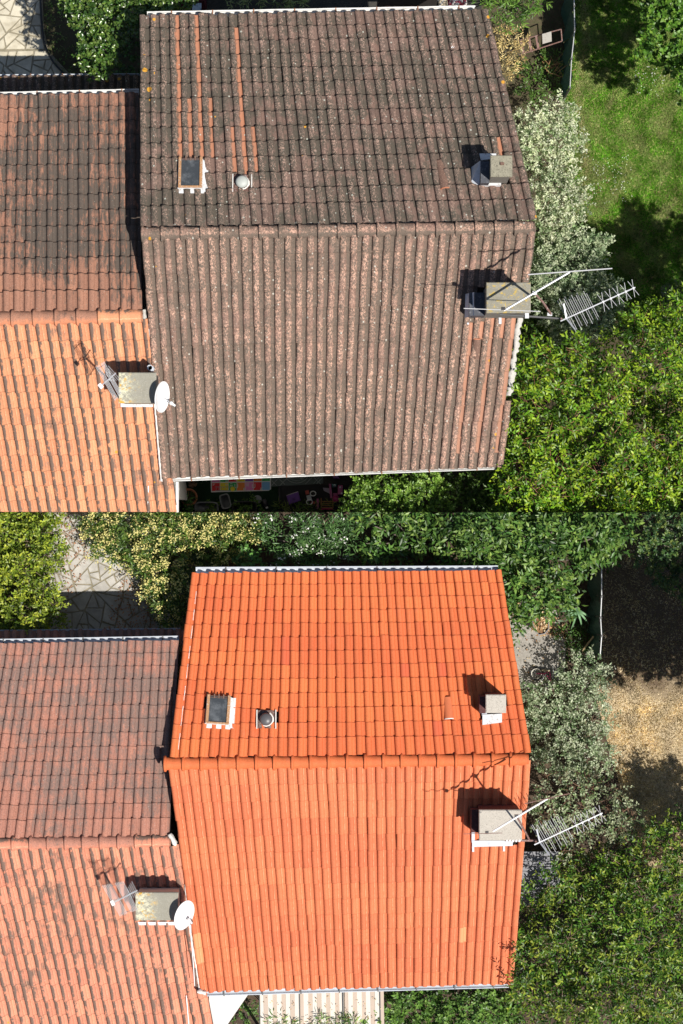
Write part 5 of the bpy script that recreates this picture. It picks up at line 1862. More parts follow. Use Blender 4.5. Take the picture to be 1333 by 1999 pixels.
cd = P(316, 773, CH_C[2] + 0.1)
dish('slim white satellite dish seen edge-on at the right of the upper concrete chimney slab', (317, 775), CH_C[2] + 0.05, 0.30, (0.93, -0.12, 0.36), (340, 791), CH_C[2] - 0.08, P(302, 778, CH_C[2] - 0.3))
dish('round white satellite dish beside the concrete chimney slab on the lower left roof', (360, 1787), CH_D[2] + 0.05, 0.29, (0.80, -0.2, 0.55), (373, 1801), CH_D[2] - 0.05, P(347, 1780, CH_D[2] - 0.3))

# cables
def cable(label, pts, r, mat, slope=None, cat='cable', name='cable'):
    w = [slope.W(x, y, h) if slope else P(x, y, h) for x, y, h in pts]
    dense = []
    for i in range(len(w) - 1):
        for k in range(4):
            dense.append(w[i].lerp(w[i + 1], k / 4))
    dense.append(w[-1])
    b = MB()
    b.tube(dense, r, 6)
    return tag(b.build(name, mat, None, True), label, cat)


cable('white cable running down the orange tiles at the bottom of the upper left roof', [(290, 938, 0.07), (290, 960, 0.075), (289, 985, 0.07), (290, 998, 0.07)], 0.012, M['dish'], s2s)
cable('white cable running down the salmon tiles at the bottom of the lower left roof', [(364, 1940, 0.07), (366, 1965, 0.075), (369, 1999, 0.07), (370, 2003, 0.07)], 0.012, M['dish'], s5s)
cable('white cable dropping from the lower dish down the roof edge', [(372, 1806, 6.7), (373, 1830, 6.45), (377, 1880, 6.3), (380, 1925, 6.15)], 0.009, M['dish'])
b = MB()
F_ = s1n.frame(882, 98)
for k, (dx, dy, l, w_, an) in enumerate(((0, 0.03, 0.14, 0.035, 1.9), (0.01, -0.06, 0.16, 0.03, -1.2), (-0.02, 0.0, 0.10, 0.05, 0.6))):
    o, x, y, n = F_
    d = x * math.cos(an) + y * math.sin(an)
    s_ = n.cross(d)
    c = o + x * dx + y * dy + n * (0.078 + 0.006 * k)
    b.add([c, c + d * l * 0.4 + s_ * w_ * 0.5 + n * 0.01, c + d * l * 0.8, c + d * l * 0.5 - s_ * w_ * 0.5 + n * 0.006], [(0, 3, 2, 1)])
tag(b.build('feather', M['dish']), 'small white feather lying on the upper right tiles', 'feather')

# ------------------------------------------------------------------ the patio below the upper house
def flat(name, pts, z, mat, th=0.006, parent=None):
    b = MB()
    b.prism([P(x, y, z + th) for x, y in pts][::-1], th)
    return b.build(name, mat, parent)


def colr(name, c, rough=0.6, var=0.15, dirt=None):
    key = 'c_' + name
    if key not in M:
        M[key] = plain(name, c, rough, var, 9, dirt=dirt)
    return M[key]


mat_t = thing('play_mat', 'colourful numbered children play mat on the artificial grass under the upper gutter', 'play mat', P(470, 945, 0.02))
flat('border', [(412, 961), (410, 905), (528, 905), (529, 955), (524, 958)][::-1], 0.02, colr('mat white', (0.8, 0.8, 0.78)), 0.006, mat_t)
reds, ylw, grn, org, pnk, pur, blu = (0.75, 0.03, 0.04), (0.85, 0.7, 0.03), (0.04, 0.42, 0.11), (0.85, 0.25, 0.04), (0.8, 0.25, 0.55), (0.24, 0.1, 0.45), (0.2, 0.45, 0.75)
rows = [[pnk, grn, reds, ylw, pur, org, grn], [reds, ylw, grn, org, pnk, reds, blu], [blu, pnk, org, grn, reds, ylw, pur]]
names_ = {reds: 'red', ylw: 'yellow', grn: 'green', org: 'orange', pnk: 'pink', pur: 'purple', blu: 'blue'}
ys_ = [(959, 943), (941.5, 924), (922.5, 906)]
for j, (yb, yt) in enumerate(ys_):
    row = rows[1] if j == 0 else (rows[0] if j == 1 else rows[2])
    for i in range(7):
        x0 = 413.5 + i * 16.3
        sl = -i * 0.35
        flat('square', [(x0, yb + sl - 0.3), (x0, yt + sl), (x0 + 15.4, yt + sl - 0.2), (x0 + 15.4, yb + sl - 0.6)][::-1], 0.0265, colr('mat ' + names_[row[i]], row[i]), 0.003, mat_t)


SEG = {'0': 'abcdef', '1': 'bc', '2': 'abged', '3': 'abgcd', '4': 'fgbc', '5': 'afgcd', '6': 'afgecd', '7': 'abc', '8': 'abcdefg', '9': 'abfgcd'}


def digits(txt, px, py, s_, z, mat, parent):
    """small block digits turned a quarter, as printed on the mat"""
    b = MB()
    for ci, ch in enumerate(txt):
        ox, oy = px, py - ci * s_ * 0.75
        seg = {'a': (1, 0, 1, 1), 'd': (0, 0, 0, 1), 'g': (.5, 0, .5, 1), 'f': (.5, 0, 1, 0), 'b': (.5, 1, 1, 1), 'e': (0, 0, .5, 0), 'c': (0, 1, .5, 1)}
        for q in SEG[ch]:
            x0, y0, x1, y1 = seg[q]
            a = P(ox - x0 * s_ * 0.9, oy - y0 * s_ * 0.5, z)
            c = P(ox - x1 * s_ * 0.9, oy - y1 * s_ * 0.5, z)
            lo = Vector((min(a.x, c.x) - 0.005, min(a.y, c.y) - 0.005, z))
            b.box(lo, (abs(a.x - c.x) + 0.01, 0, 0), (0, abs(a.y - c.y) + 0.01, 0), (0, 0, 0.0015))
    b.build('number', mat, parent)


wm = colr('print white', (0.75, 0.75, 0.72))
for txt, x_, y_ in (('4', 418, 947), ('8', 443, 947), ('21', 452, 949), ('22', 478, 958), ('20', 484, 949), ('24', 511, 958), ('10', 461, 939), ('12', 477, 938), ('6', 443, 940)):
    digits(txt, x_ + 1, y_, 4.2, 0.0296, wm, mat_t)
# printed snakes-and-ladders shapes
lad = MB()
for yy in (950.5, 957.5):
    lad.tube([P(420, yy, 0.0305), P(450, yy + (0.3 if yy > 952 else 0), 0.0305)], 0.006, 4)
for k in range(6):
    lad.tube([P(422 + 5 * k, 950.5, 0.0305), P(422 + 5 * k, 957.5, 0.0305)], 0.004, 4)
lad.build('printed_ladder', colr('print grey', (0.35, 0.36, 0.4)), mat_t)
for cx in (461, 495):
    b = MB()
    b.tube([P(cx - 2.6, 945, 0.0305)] + [P(cx + 2.6 * math.cos(t), 949.5 + 3 * math.sin(t), 0.0305) for t in [math.pi - k * math.pi / 6 for k in range(7)]] + [P(cx + 2.6, 944, 0.0305)], 0.009, 5)
    b.build('printed_hook', wm, mat_t)
b = MB()
b.prism([P(454 + (5.2 if k % 2 else 4.0) * math.cos(k * math.pi / 9), 954.5 + (5.2 if k % 2 else 4.0) * math.sin(k * math.pi / 9), 0.0312) for k in range(18)], 0.0015)
b.build('printed_flower', colr('mat yellow', ylw), mat_t)

rug = thing('rug', 'grey-green outdoor rug with cross-hatch lines and a leafy oval, half under the gutter', 'rug', P(580, 935, 0.02))
mr = NT('woven grey rug', 0.9, 0.2)
px_ = mr.sep(mr.pos())
stripe = mr.math('PINGPONG', mr.math('MULTIPLY', px_[1], 60), 0.5)
mr.color(mr.mix(stripe, (0.10, 0.125, 0.12), (0.20, 0.235, 0.225)))
flat('base', [(529, 950), (529, 905), (631, 902), (631, 944)][::-1], 0.018, mr.m, 0.008, rug)
pm = colr('rug print', (0.36, 0.40, 0.38))
b = MB()
for (x0, y0, x1, y1) in ((530, 938, 540, 948), (540, 930, 556, 946), (530, 948, 546, 930), (546, 948, 563, 931), (596, 945, 612, 929), (610, 930, 626, 945), (626, 928, 612, 944), (618, 944, 630, 932)):
    b.tube([P(x0, y0, 0.0285), P(x1, y1, 0.0285)], 0.007, 4)
pts = [P(579 + 24 * math.cos(t), 922 + 21 * math.sin(t), 0.0285) for t in [k * 2 * math.pi / 28 for k in range(29)]]
b.tube(pts, 0.008, 4)
pts = [P(579 + 20 * math.cos(t), 922 + 16 * math.sin(t), 0.0285) for t in [k * 2 * math.pi / 28 for k in range(29)]]
b.tube(pts, 0.006, 4)
for c0 in ((571, 934), (588, 934)):
    for k in range(7):
        t = math.radians(-160 + 24 * k)
        b.tube([P(c0[0], c0[1], 0.0285), P(c0[0] + 10 * math.cos(t), c0[1] + 9 * math.sin(t), 0.0285)], 0.005, 4)
b.build('print', pm, rug)


def tub(name, label, cx, cy, w, h, ht, mat, ang=0.0, wall=0.02, z=0.02):
    """open rounded plastic tub seen from above"""
    root = thing(name, label, 'tub', P(cx, cy, z))
    n = 28
    c = P(cx, cy, z)
    def ring(sx, sy, zz):
        out = []
        for k in range(n):
            t = 2 * math.pi * k / n
            x = math.copysign(abs(math.cos(t)) ** 0.45, math.cos(t)) * sx
            y = math.copysign(abs(math.sin(t)) ** 0.45, math.sin(t)) * sy
            q = c + Vector((x * math.cos(ang) - y * math.sin(ang), x * math.sin(ang) + y * math.cos(ang), zz))
            q.y = max(q.y, 0.02)
            out.append(q)
        return out
    W, H = w / 200 * 1.16, h / 200 * 1.16
    rings = [ring(W * 0.85, H * 0.85, 0), ring(W, H, ht), ring(W + wall, H + wall, ht + 0.004), ring(W + wall, H + wall, ht + 0.014), ring(W - 0.01, H - 0.01, ht + 0.014), ring(W * 0.83, H * 0.83, 0.02)]
    V = [p for r in rings for p in r]
    F = []
    for i in range(len(rings) - 1):
        for k in range(n):
            F.append((i * n + k, i * n + (k + 1) % n, (i + 1) * n + (k + 1) % n, (i + 1) * n + k))
    F.append(tuple((len(rings) - 1) * n + k for k in range(n)))
    b = MB()
    b.add(V, F)
    b.build('shell', mat, root, True)
    return root


gp = colr('translucent grey plastic', (0.20, 0.21, 0.21), 0.35)
t1 = tub('plastic_tub', 'low grey plastic tub with greenery at the dividing line, left of the others', 404, 994, 44, 26, 0.22, gp)
t2 = tub('plastic_tub', 'tall grey plastic tub tilted beside the play mat', 441, 979, 17, 26, 0.3, gp, 0.25)
t3 = tub('planter', 'dark planter full of green seedlings below the play mat', 478, 992, 46, 24, 0.25, colr('dark planter', (0.03, 0.03, 0.032)))
plant('seedlings', 'green seedlings growing in the dark planter', 'plant', [(456, 1003), (458, 974), (500, 972), (506, 1003)], 0.32, 0.25, (0.1, 0.18), 0.03, 71, side='top', tr=0, dens=500, L=0.08, W=0.03, nleaf=6, cols=((0.10, 0.2, 0.03), (0.07, 0.15, 0.02)))
plant('seedlings', 'small green plant sprouting in the low grey tub', 'plant', [(400, 1003), (402, 988), (424, 986), (428, 1003)], 0.25, 0.1, (0.08, 0.13), 0.02, 72, side='top', tr=0, dens=500, L=0.07, W=0.03, nleaf=6, cols=((0.13, 0.24, 0.03),))
b = MB()
b.lathe(P(503, 975, 0.02), (0, 0, 1), [(0.06, 0), (0.085, 0.14), (0.095, 0.145), (0.095, 0.16), (0.07, 0.16), (0.02, 0.155)], 22)
tag(b.build('bucket', colr('grey bucket', (0.22, 0.23, 0.24), 0.4), None, True), 'small round grey bucket with lid right of the planter', 'bucket')
wc = thing('watering_can', 'dark cylinder bottle with white cap lying beside the bucket', 'bottle', P(518, 982, 0.08))
MB().tube([P(514, 975, 0.09), P(520, 988, 0.09)], 0.055, 12).build('body', colr('charcoal plastic', (0.06, 0.06, 0.065), 0.4), wc, True)
MB().tube([P(520.3, 989, 0.09), P(521.5, 992.5, 0.09)], 0.03, 10).build('cap', M['dish'], wc, True)

# doorstep corner, ball and pots by the white barge board
pot = thing('flower_pot', 'large round terracotta pot at the foot of the white barge board', 'pot', P(371, 972, 0.02))
MB().lathe(P(370, 971, 0.02), (0, 0, 1), [(0.13, 0), (0.18, 0.25), (0.2, 0.25), (0.2, 0.3), (0.165, 0.3), (0.15, 0.22)], 28, cap=False).build('rim', M['terracotta'], pot, True)
MB().lathe(P(370, 971, 0.2), (0, 0, 1), [(0.155, 0), (0.01, 0.01)], 20).build('earth', M['soil_top'], pot)
plant('potted_plant', 'dark leafy plant growing in front of the terracotta pot beside the barge board', 'plant', [(350, 1003), (350, 966), (372, 966), (378, 1003)], 0.55, 0.2, (0.1, 0.2), 0.06, 73, side='top', tr=0.015, dens=460, L=0.08, W=0.04, nleaf=6, cols=((0.05, 0.13, 0.03), (0.08, 0.2, 0.04)))
ball = thing('beach_ball', 'striped toy ball in green, red and yellow by the terracotta pot', 'ball', P(354, 962, 0.02))
for k, cc in enumerate(((0.55, 0.30, 0.03), (0.05, 0.12, 0.06), (0.35, 0.03, 0.03), (0.06, 0.06, 0.15))):
    r1, r0 = 0.17 * (1 - k * 0.22), 0.17 * (1 - (k + 1) * 0.22)
    prof = [(max(0.003, 0.17 * math.sin(math.acos(min(1, math.sqrt(max(0, 1 - (q / 0.17) ** 2)))))), math.sqrt(max(0, 0.17 ** 2 - q ** 2))) for q in (r1, (r1 + r0) / 2, max(r0, 0.003))]
    MB().lathe(P(354, 962, 0.17), (0.35, 0.1, 0.95), prof, 24, cap=(k == 3)).build('stripe', colr('ball %d' % k, cc, 0.4), ball, True)
MB().lathe(P(354, 962, 0.17), (0, 0, 1), [(0.02, -0.168), (0.12, -0.12), (0.168, -0.02), (0.168, 0.0)], 24).build('underside', colr('ball 1', (0.05, 0.12, 0.06)), ball, True)
b = MB()
rr = random.Random(4)
for k in range(16):
    c = P(366 + rr.uniform(0, 14), 938 + rr.uniform(0, 14), 0.05 + rr.uniform(0, 0.1))
    b.bbox(c, (rr.uniform(0.04, 0.08), rr.uniform(-0.03, 0.03), 0), (rr.uniform(-0.03, 0.03), rr.uniform(0.04, 0.08), 0), (0, 0, 0.04), 0.01)
tag(b.build('firewood', colr('cut wood', (0.2, 0.12, 0.07))), 'little heap of brown wood offcuts under the gutter by the white barge board', 'wood')['kind'] = 'stuff'

# toys on the dark patio
tb = thing('trampoline', 'black mat ground with raised rim under the scattered toys', 'mat', P(600, 975, 0.02))
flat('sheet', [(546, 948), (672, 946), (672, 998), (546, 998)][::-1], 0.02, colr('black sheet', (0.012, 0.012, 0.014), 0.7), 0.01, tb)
MB().tube([P(545, 950, 0.05), P(546, 975, 0.05), P(550, 997, 0.05)], 0.03, 8).build('rim', M['black_plastic'], tb, True)
box = thing('storage_box', 'purple lidded box tilted on the black mat', 'box', P(576, 973, 0.03))
c_ = P(564.5, 984, 0.03)
ux, uy = Vector((0.26, 0.09, 0)), Vector((-0.06, 0.2, 0))
MB().bbox(c_, ux, uy, (0, 0, 0.16), 0.01).build('body', colr('box white', (0.45, 0.42, 0.4)), box)
MB().bbox(c_ - Vector((0, 0.015, -0.162)), ux * 1.02, uy * 1.0, (0, 0, 0.04), 0.012).build('lid', colr('box purple', (0.13, 0.04, 0.26), 0.4), box)
MB().bbox(c_ + ux * 0.36 + uy * 0.18 + Vector((0, 0, 0.203)), ux * 0.26, uy * 0.3, (0, 0, 0.012), 0.004).build('handle', colr('box deep purple', (0.08, 0.02, 0.17), 0.4), box)
walk = thing('toy_walker', 'small white toy chair frame with rounded handles between the purple box and pink toys', 'toy', P(607, 973, 0.03))
b = MB()
for cx, cy, r in ((611, 963.5, 5.5), (604, 980, 5.8)):
    b.tube([P(cx + r * math.cos(t), cy + r * 0.85 * math.sin(t), 0.2) for t in [k * 2 * math.pi / 16 for k in range(17)]], 0.011, 6)
b.build('handle', M['dish'], walk, True)
MB().bbox(P(600.5, 979, 0.16), (0.10, 0.03, 0), (-0.03, 0.13, 0), (0, 0, 0.03), 0.008).build('seat', colr('toy pale', (0.5, 0.52, 0.55)), walk)
MB().bbox(P(597, 966, 0.1), (0.08, 0.02, 0), (-0.02, 0.09, 0), (0, 0, 0.05), 0.01).build('front', colr('toy coral', (0.5, 0.1, 0.08)), walk)
MB().bbox(P(608, 985, 0.1), (0.09, 0.02, 0), (-0.02, 0.06, 0), (0, 0, 0.05), 0.01).build('back', colr('toy coral', (0.5, 0.1, 0.08)), walk)
dh = thing('toy_house', 'small wooden doll cradle with pink base at the dividing line', 'toy', P(638, 985, 0.03))
b = MB()
for x_ in (626, 649):
    b.bbox(P(x_, 992, 0.04), (0.02, 0, 0), (0, 0.23, 0), (0, 0, 0.14), 0.004)
for k in range(4):
    b.bbox(P(628, 992 - 4 * k, 0.12), (0.24, 0, 0), (0, 0.022, 0), (0, 0, 0.015), 0.003)
b.build('frame', colr('toy wood', (0.38, 0.2, 0.08)), dh)
MB().bbox(P(627, 995, 0.03), (0.27, 0, 0), (0, 0.035, 0), (0, 0, 0.09), 0.01).build('base', colr('toy hot pink', (0.55, 0.03, 0.14), 0.35), dh)
MB().bbox(P(618.5, 994, 0.03), (0.05, 0, 0), (-0.01, 0.24, 0), (0, 0, 0.12), 0.012).build('side_panel', colr('toy pink', (0.5, 0.12, 0.28), 0.35), dh)
tc = thing('toy_car', 'pink plastic toy ride-on with a teal seat at the right of the patio', 'toy', P(655, 965, 0.03))
MB().lathe(P(655.5, 974, 0.05), (0, 0, 1), [(0.07, 0), (0.085, 0.08), (0.07, 0.13), (0.02, 0.15)], 18).build('nose', colr('toy magenta', (0.42, 0.03, 0.16), 0.3), tc, True)
b = MB()
b.bbox(P(645, 973, 0.04), (0.05, 0, 0), (-0.04, 0.33, 0), (0, 0, 0.14), 0.015)
b.bbox(P(659, 966, 0.04), (0.11, 0.0, 0), (0.01, 0.22, 0), (0, 0, 0.12), 0.02)
b.bbox(P(650, 971, 0.04), (0.1, 0, 0), (0, 0.1, 0), (0, 0, 0.08), 0.02)
b.build('body', colr('toy pink', (0.5, 0.12, 0.28), 0.35), tc)
MB().bbox(P(648, 951, 0.1), (0.10, 0.0, 0), (0.0, 0.07, 0), (0, 0, 0.05), 0.015).build('seat', colr('toy teal', (0.12, 0.33, 0.36), 0.35), tc)
MB().lathe(P(653, 948, 0.15), (0, 0.2, 1), [(0.03, 0), (0.018, 0.05), (0.004, 0.09)], 12).build('cone', M['dish'], tc, True)
for x_, y_ in ((667, 963), (664, 951)):
    MB().lathe(P(x_, y_, 0.15), (0, 0, 1), [(0.02, 0), (0.02, 0.02), (0.005, 0.022)], 12).build('wheel', M['alu'], tc)
MB().bbox(P(651, 934.5, 0.05), (0.14, -0.0, 0), (-0.06, 0.12, 0), (0, 0, 0.1), 0.015).build('back_rest', colr('toy violet', (0.25, 0.1, 0.34), 0.35), tc)
b = MB()
b.prism([P(630, 952, 0.06), P(632, 958, 0.06), P(646, 965, 0.06), P(645, 953, 0.06)][::-1], 0.03)
tag(b.build('toy_wing', colr('toy lilac', (0.38, 0.34, 0.42))), 'pale lilac triangular toy piece lying left of the pink ride-on', 'toy')
plant('grass_tuft', 'strip of long green grass blades along the dividing line in front of the toys', 'grass', [(540, 1003), (540, 990), (675, 990), (675, 1003)], 0.25, 0.0, (0.08, 0.16), 0.05, 74, side='top', tr=0, packing=0.85, dens=260, L=0.2, W=0.014, nleaf=5, spread=0.5, cols=((0.10, 0.19, 0.03), (0.2, 0.26, 0.06)))['kind'] = 'stuff'

# ------------------------------------------------------------------ strip above the upper house
bn = thing('bin', 'dark maroon bin lid with a pale printed sticker behind the upper gutter', 'bin', P(384, 0, 0))
MB().bbox(P(352, 22, 0.0), (0.6, 0, 0), (0, 0.6, 0), (0, 0, 1.0), 0.03).build('body', colr('maroon plastic', (0.08, 0.012, 0.02), 0.4), bn)
st = flat('sticker', [(375, 20), (375, 6), (393, 6), (393, 20)][::-1], 1.002, colr('sticker paper', (0.42, 0.5, 0.55)), 0.004, bn)
b = MB()
b.prism([P(377, 9.5, 1.0085), P(381.5, 8, 1.0085), P(381.5, 11.7, 1.0085)][::-1], 0.002)
b.build('printed_arrow', M['black_plastic'], bn)
b = MB()
for k, (x0, x1, y_) in enumerate(((383.5, 385, 9), (384, 386, 13), (387, 390, 16), (379, 381, 17), (388, 391, 8), (383, 386, 11))):
    b.box(P(x0, y_, 1.0065), P(x1, y_, 1.0065) - P(x0, y_, 1.0065), (0, 0.008, 0), (0, 0, 0.002))
b.prism([P(390.5, 18.8, 1.0085), P(390.5, 16.5, 1.0085), P(391.6, 15.4, 1.0085), P(392.8, 15.2, 1.0085), P(392.8, 18.8, 1.0085)][::-1], 0.002)
b.build('printed_lines', colr('print slate', (0.15, 0.2, 0.25)), bn)
gr = thing('folding_rack', 'folded rack of thin pale metal bars behind the upper gutter', 'rack', P(800, -5, 0.0))
for k in range(8):
    x = 765 + k * 12
    MB().tube([P(x, 24, 0.55), P(x + 26, -12, 0.75)], 0.013, 5).build('bar', M['rod'], gr)
for y0, z0 in ((22, 0.53), (-8, 0.73)):
    MB().tube([P(762 + (26 if y0 < 0 else 0), y0, z0), P(855 + (26 if y0 < 0 else 0), y0, z0)], 0.016, 5).build('rail', M['rod'], gr)
for k, (sx, sy) in enumerate(((768, 20), (850, 20))):
    MB().tube([P(sx, sy, 0.0), P(sx, sy, 0.54)], 0.013, 5).build('leg', M['rod'], gr)
cu = thing('cushion', 'worn beige garden cushion at the right end of the metal rack', 'cushion', P(865, 5, 0.4))
MB().bbox(P(856, 18, 0.4), (0.2, 0.08, 0), (-0.02, 0.34, 0), (0, 0, 0.09), 0.03).build('pad', colr('beige canvas', (0.45, 0.38, 0.27), dirt=(0.25, 0.18, 0.12)), cu)
MB().box(P(856, 18, 0.0), (0.16, 0.06, 0), (0, 0.3, 0), (0, 0, 0.395)).build('base', M['dark_slate'], cu)
bg_ = thing('bag', 'crumpled pink and white plastic bag behind the right end of the upper gutter', 'bag', P(890, 8, 0))
rr = random.Random(9)
V_ = []
N_, R_ = 12, 5
for j in range(R_):
    for i in range(N_):
        t = 2 * math.pi * i / N_
        r = 0.26 * math.cos(j / R_ * 1.45) * rr.uniform(0.85, 1.15)
        V_.append(P(890, 6, 0.05) + Vector((math.cos(t) * r, math.sin(t) * r * 0.8, 0.32 * j / R_ + rr.uniform(-0.02, 0.02))))
F2 = [(j * N_ + i, j * N_ + (i + 1) % N_, (j + 1) * N_ + (i + 1) % N_, (j + 1) * N_ + i) for j in range(R_ - 1) for i in range(N_)] + [tuple((R_ - 1) * N_ + i for i in range(N_))]
mb_ = NT('printed plastic bag', 0.35, 0.5)
mb_.color(mb_.mix(mb_.ramp(mb_.noise(6, 3, 0.6, dist=0.8), 0.48, 0.52), (0.42, 0.06, 0.10), (0.65, 0.62, 0.6)))
MB().add(V_, F2).build('sack', mb_.m, bg_)
eave_small = thing('tile_row', 'row of loose curved terracotta tile ends peeking out behind the upper gutter', 'tiles', P(785, 18, 0))
MB().box(P(735, 22, 2.0), (P(850, 22, 2.0).x - P(735, 22, 2.0).x, 0, 0), (0, 0.05, 0), (0, 0, 1.6)).build('timber', M['deck'], eave_small)
for k in range(6):
    xa = 757 + 16 * k
    V, F = [], []
    for j, yy in enumerate((26, 12.5 + (k % 3) * 0.8)):
        for q in range(9):
            an = math.pi * q / 8
            p = P(xa + 6 * math.cos(an), yy, 3.62)
            V.append(p + Vector((0, 0, math.sin(an) * 0.06 - 0.02 * j)))
    for q in range(8):
        F.append((q, q + 1, 9 + q + 1, 9 + q))
    link('tile', pymesh('tile', V, F, M['terracotta'], True), eave_small)

# ladder, fence and gable-side things, upper plot
ld = thing('ladder', 'old rusty ladder with a pale square plate, lying against the mesh fence', 'ladder', P(1050, 95, 0.3))
for (x0, y0, x1, y1) in ((1008, 80, 1095, 57), (1014, 107, 1097, 80)):
    MB().tube([P(x0, y0, 0.55), P(x1, y1, 1.0)], 0.015, 6).build('rail', M['rust_pole'], ld)
MB().tube([P(1095, 57, 1.0), P(1097, 80, 1.0)], 0.015, 6).build('rung', M['rust_pole'], ld)
for t in (0.07, 0.25, 0.42):
    b = MB()
    a = P(1008, 80, 0.55).lerp(P(1095, 57, 1.0), t)
    c = P(1014, 107, 0.55).lerp(P(1097, 80, 1.0), t)
    b.box(a, c - a, (0.06, -0.015, 0), (0, 0, 0.012))
    b.build('rung', M['rust_pole'], ld)
b = MB()
b.box(P(1059, 86, 0.95), (0.2, 0.05, 0.04), (-0.01, 0.22, 0), (0, 0, 0.012))
b.build('plate', colr('weathered plate', (0.42, 0.40, 0.36), dirt=(0.2, 0.12, 0.08)), ld)


def mesh_fence(label, pts, z, h, side):
    root = thing('fence', label, 'fence', P(*pts[0], z))
    w = [P(x, y, z) for x, y in pts]
    for i, p in enumerate(w):
        MB().tube([p, p + Vector((0, 0, h + 0.05))], 0.025, 6).build('post', M['gutter_dark'], root)
    b = MB()
    for a, c in zip(w[:-1], w[1:]):
        d = c - a
        n = max(4, int(d.length / 0.12))
        s_ = Vector((-d.y, d.x, 0)).normalized()
        V, F = [], []
        for i in range(n + 1):
            for j in range(5):
                V.append(a + d * (i / n) + s_ * 0.05 * math.sin(i * 1.3 + j) + Vector((0, 0, h * j / 4)) + s_ * side * 0.11 * (4 - j) / 4)
        for i in range(n):
            for j in range(4):
                F.append((i * 5 + j, (i + 1) * 5 + j, (i + 1) * 5 + j + 1, i * 5 + j + 1))
        b.add(V, F)
    b.build('screen', colr('green screen cloth', (0.02, 0.07, 0.055), 0.6), root)
    b = MB()
    for a, c in zip(w[:-1], w[1:]):
        b.tube([a + Vector((0, 0, h)), c + Vector((0, 0, h))], 0.012, 5)
    b.build('top_wire', M['alu'], root)
    return root


mesh_fence('dark green screened fence between the upper gable and the lawn', [(1108, -20), (1108, 40), (1109, 85), (1103, 140), (1100, 195)], 0, 1.3, -1)
mesh_fence('dark green screened fence left of the brown lawn in the lower half', [(1160, 1102), (1160, 1160), (1158, 1200), (1160, 1235), (1157, 1275)], GB, 1.2, -1)
MB_ = MB()
rr = random.Random(5)
for k in range(26):
    p = P(rr.uniform(1068, 1100), rr.uniform(118, 150), rr.uniform(0.1, 0.5))
    q = p + Vector((rr.uniform(-0.3, 0.3), rr.uniform(-0.12, 0.3), rr.uniform(-0.05, 0.15)))
    MB_.tube([p, p.lerp(q, 0.5) + Vector((0, 0, 0.04)), q], 0.006, 4)
tag(MB_.build('brushwood', colr('dry brush', (0.35, 0.2, 0.1))), 'tangle of dry brown twigs beside the upper fence', 'twigs')['kind'] = 'stuff'
MB_ = MB()
MB_.tube([P(78, -20, 0.06), P(79, 10, 0.06), P(81, 45, 0.06), P(85, 78, 0.06), P(92, 100, 0.06), P(104, 122, 0.06), P(128, 148, 0.06), P(140, 158, 0.06)], 0.022, 6)
tag(MB_.build('edging_pipe', M['black_plastic'], None, True), 'thin black edging pipe curving along the stone path at upper left', 'pipe')

# ------------------------------------------------------------------ lower plot things
bk = thing('bicycle', 'small pink child bicycle lying on the concrete near the silvery shrub', 'bicycle', P(1060, 1318, GB))
zb = GB + 0.1
def wheel(cx, cy, r, squash=1.0):
    c = P(cx, cy, zb)
    ring = lambda R, rr_: MB().tube([c + Vector((R * math.cos(t), R * math.sin(t) * squash, 0)) for t in [k * 2 * math.pi / 24 for k in range(25)]], rr_, 6)
    w = ring(r, 0.018).build('wheel', M['black_plastic'], bk, True)
    ring(r * 0.84, 0.012).build('rim', colr('cream rim', (0.55, 0.52, 0.45), 0.4), w, True)
    b = MB()
    for k in range(10):
        t = k * math.pi / 5
        b.tube([c, c + Vector((math.cos(t), math.sin(t) * squash, 0)) * r * 0.82], 0.003, 3)
    b.build('spokes', M['alu'], w)
wheel(1047, 1315, 0.125)
wheel(1079, 1334, 0.115, 0.6)
pk = colr('pink frame paint', (0.42, 0.06, 0.14), 0.35)
fr_ = MB()
for (x0, y0, x1, y1) in ((1047, 1315, 1064, 1315), (1064, 1315, 1060, 1328), (1064, 1315, 1072, 1309), (1060, 1328, 1053, 1338), (1072, 1309, 1076, 1327), (1068, 1319, 1079, 1334)):
    fr_.tube([P(x0, y0, zb + 0.03), P(x1, y1, zb + 0.04)], 0.014, 6)
fr_.build('frame', pk, bk)
MB().tube([P(1066, 1316, zb + 0.05), P(1056, 1331, zb + 0.04)], 0.016, 6).build('fork', M['alu'], bk)
MB().tube([P(1057, 1308.5, zb + 0.04), P(1073, 1309.5, zb + 0.04)], 0.02, 6).build('chain_guard', colr('cream guard', (0.5, 0.42, 0.28)), bk)
MB().tube([P(1078, 1300, zb + 0.12), P(1080, 1307, zb + 0.1), P(1079, 1325, zb + 0.1)], 0.01, 6).build('handlebar', M['alu'], bk)
MB().bbox(P(1079.5, 1321, zb), (0.07, 0, 0), (0, 0.13, 0), (0, 0, 0.1), 0.02).build('basket', colr('pale basket', (0.35, 0.35, 0.36)), bk)
sk = thing('leaf_sack', 'open grey garden sack full of dry leaves on the concrete', 'sack', P(1055, 1222, GB))
n_ = 14
out_ = [(1038, 1214), (1048, 1203), (1062, 1202), (1071, 1212), (1072, 1228), (1063, 1238), (1052, 1240), (1044, 1232)]
b = MB()
top_ = [P(x, y, GB + 0.45) for x, y in out_]
cen = sum(top_, Vector()) / len(top_)
bot_ = [cen + (p - cen) * 0.75 - Vector((0, 0, 0.44)) for p in top_]
inn_ = [cen + (p - cen) * 0.92 + Vector((0, 0, 0.01)) for p in top_]
in2_ = [p - Vector((0, 0, 0.12)) for p in inn_]
k = len(out_)
V = bot_ + top_ + inn_ + in2_
b.add(V, [(j * k + i, j * k + (i + 1) % k, (j + 1) * k + (i + 1) % k, (j + 1) * k + i) for j in range(3) for i in range(k)])
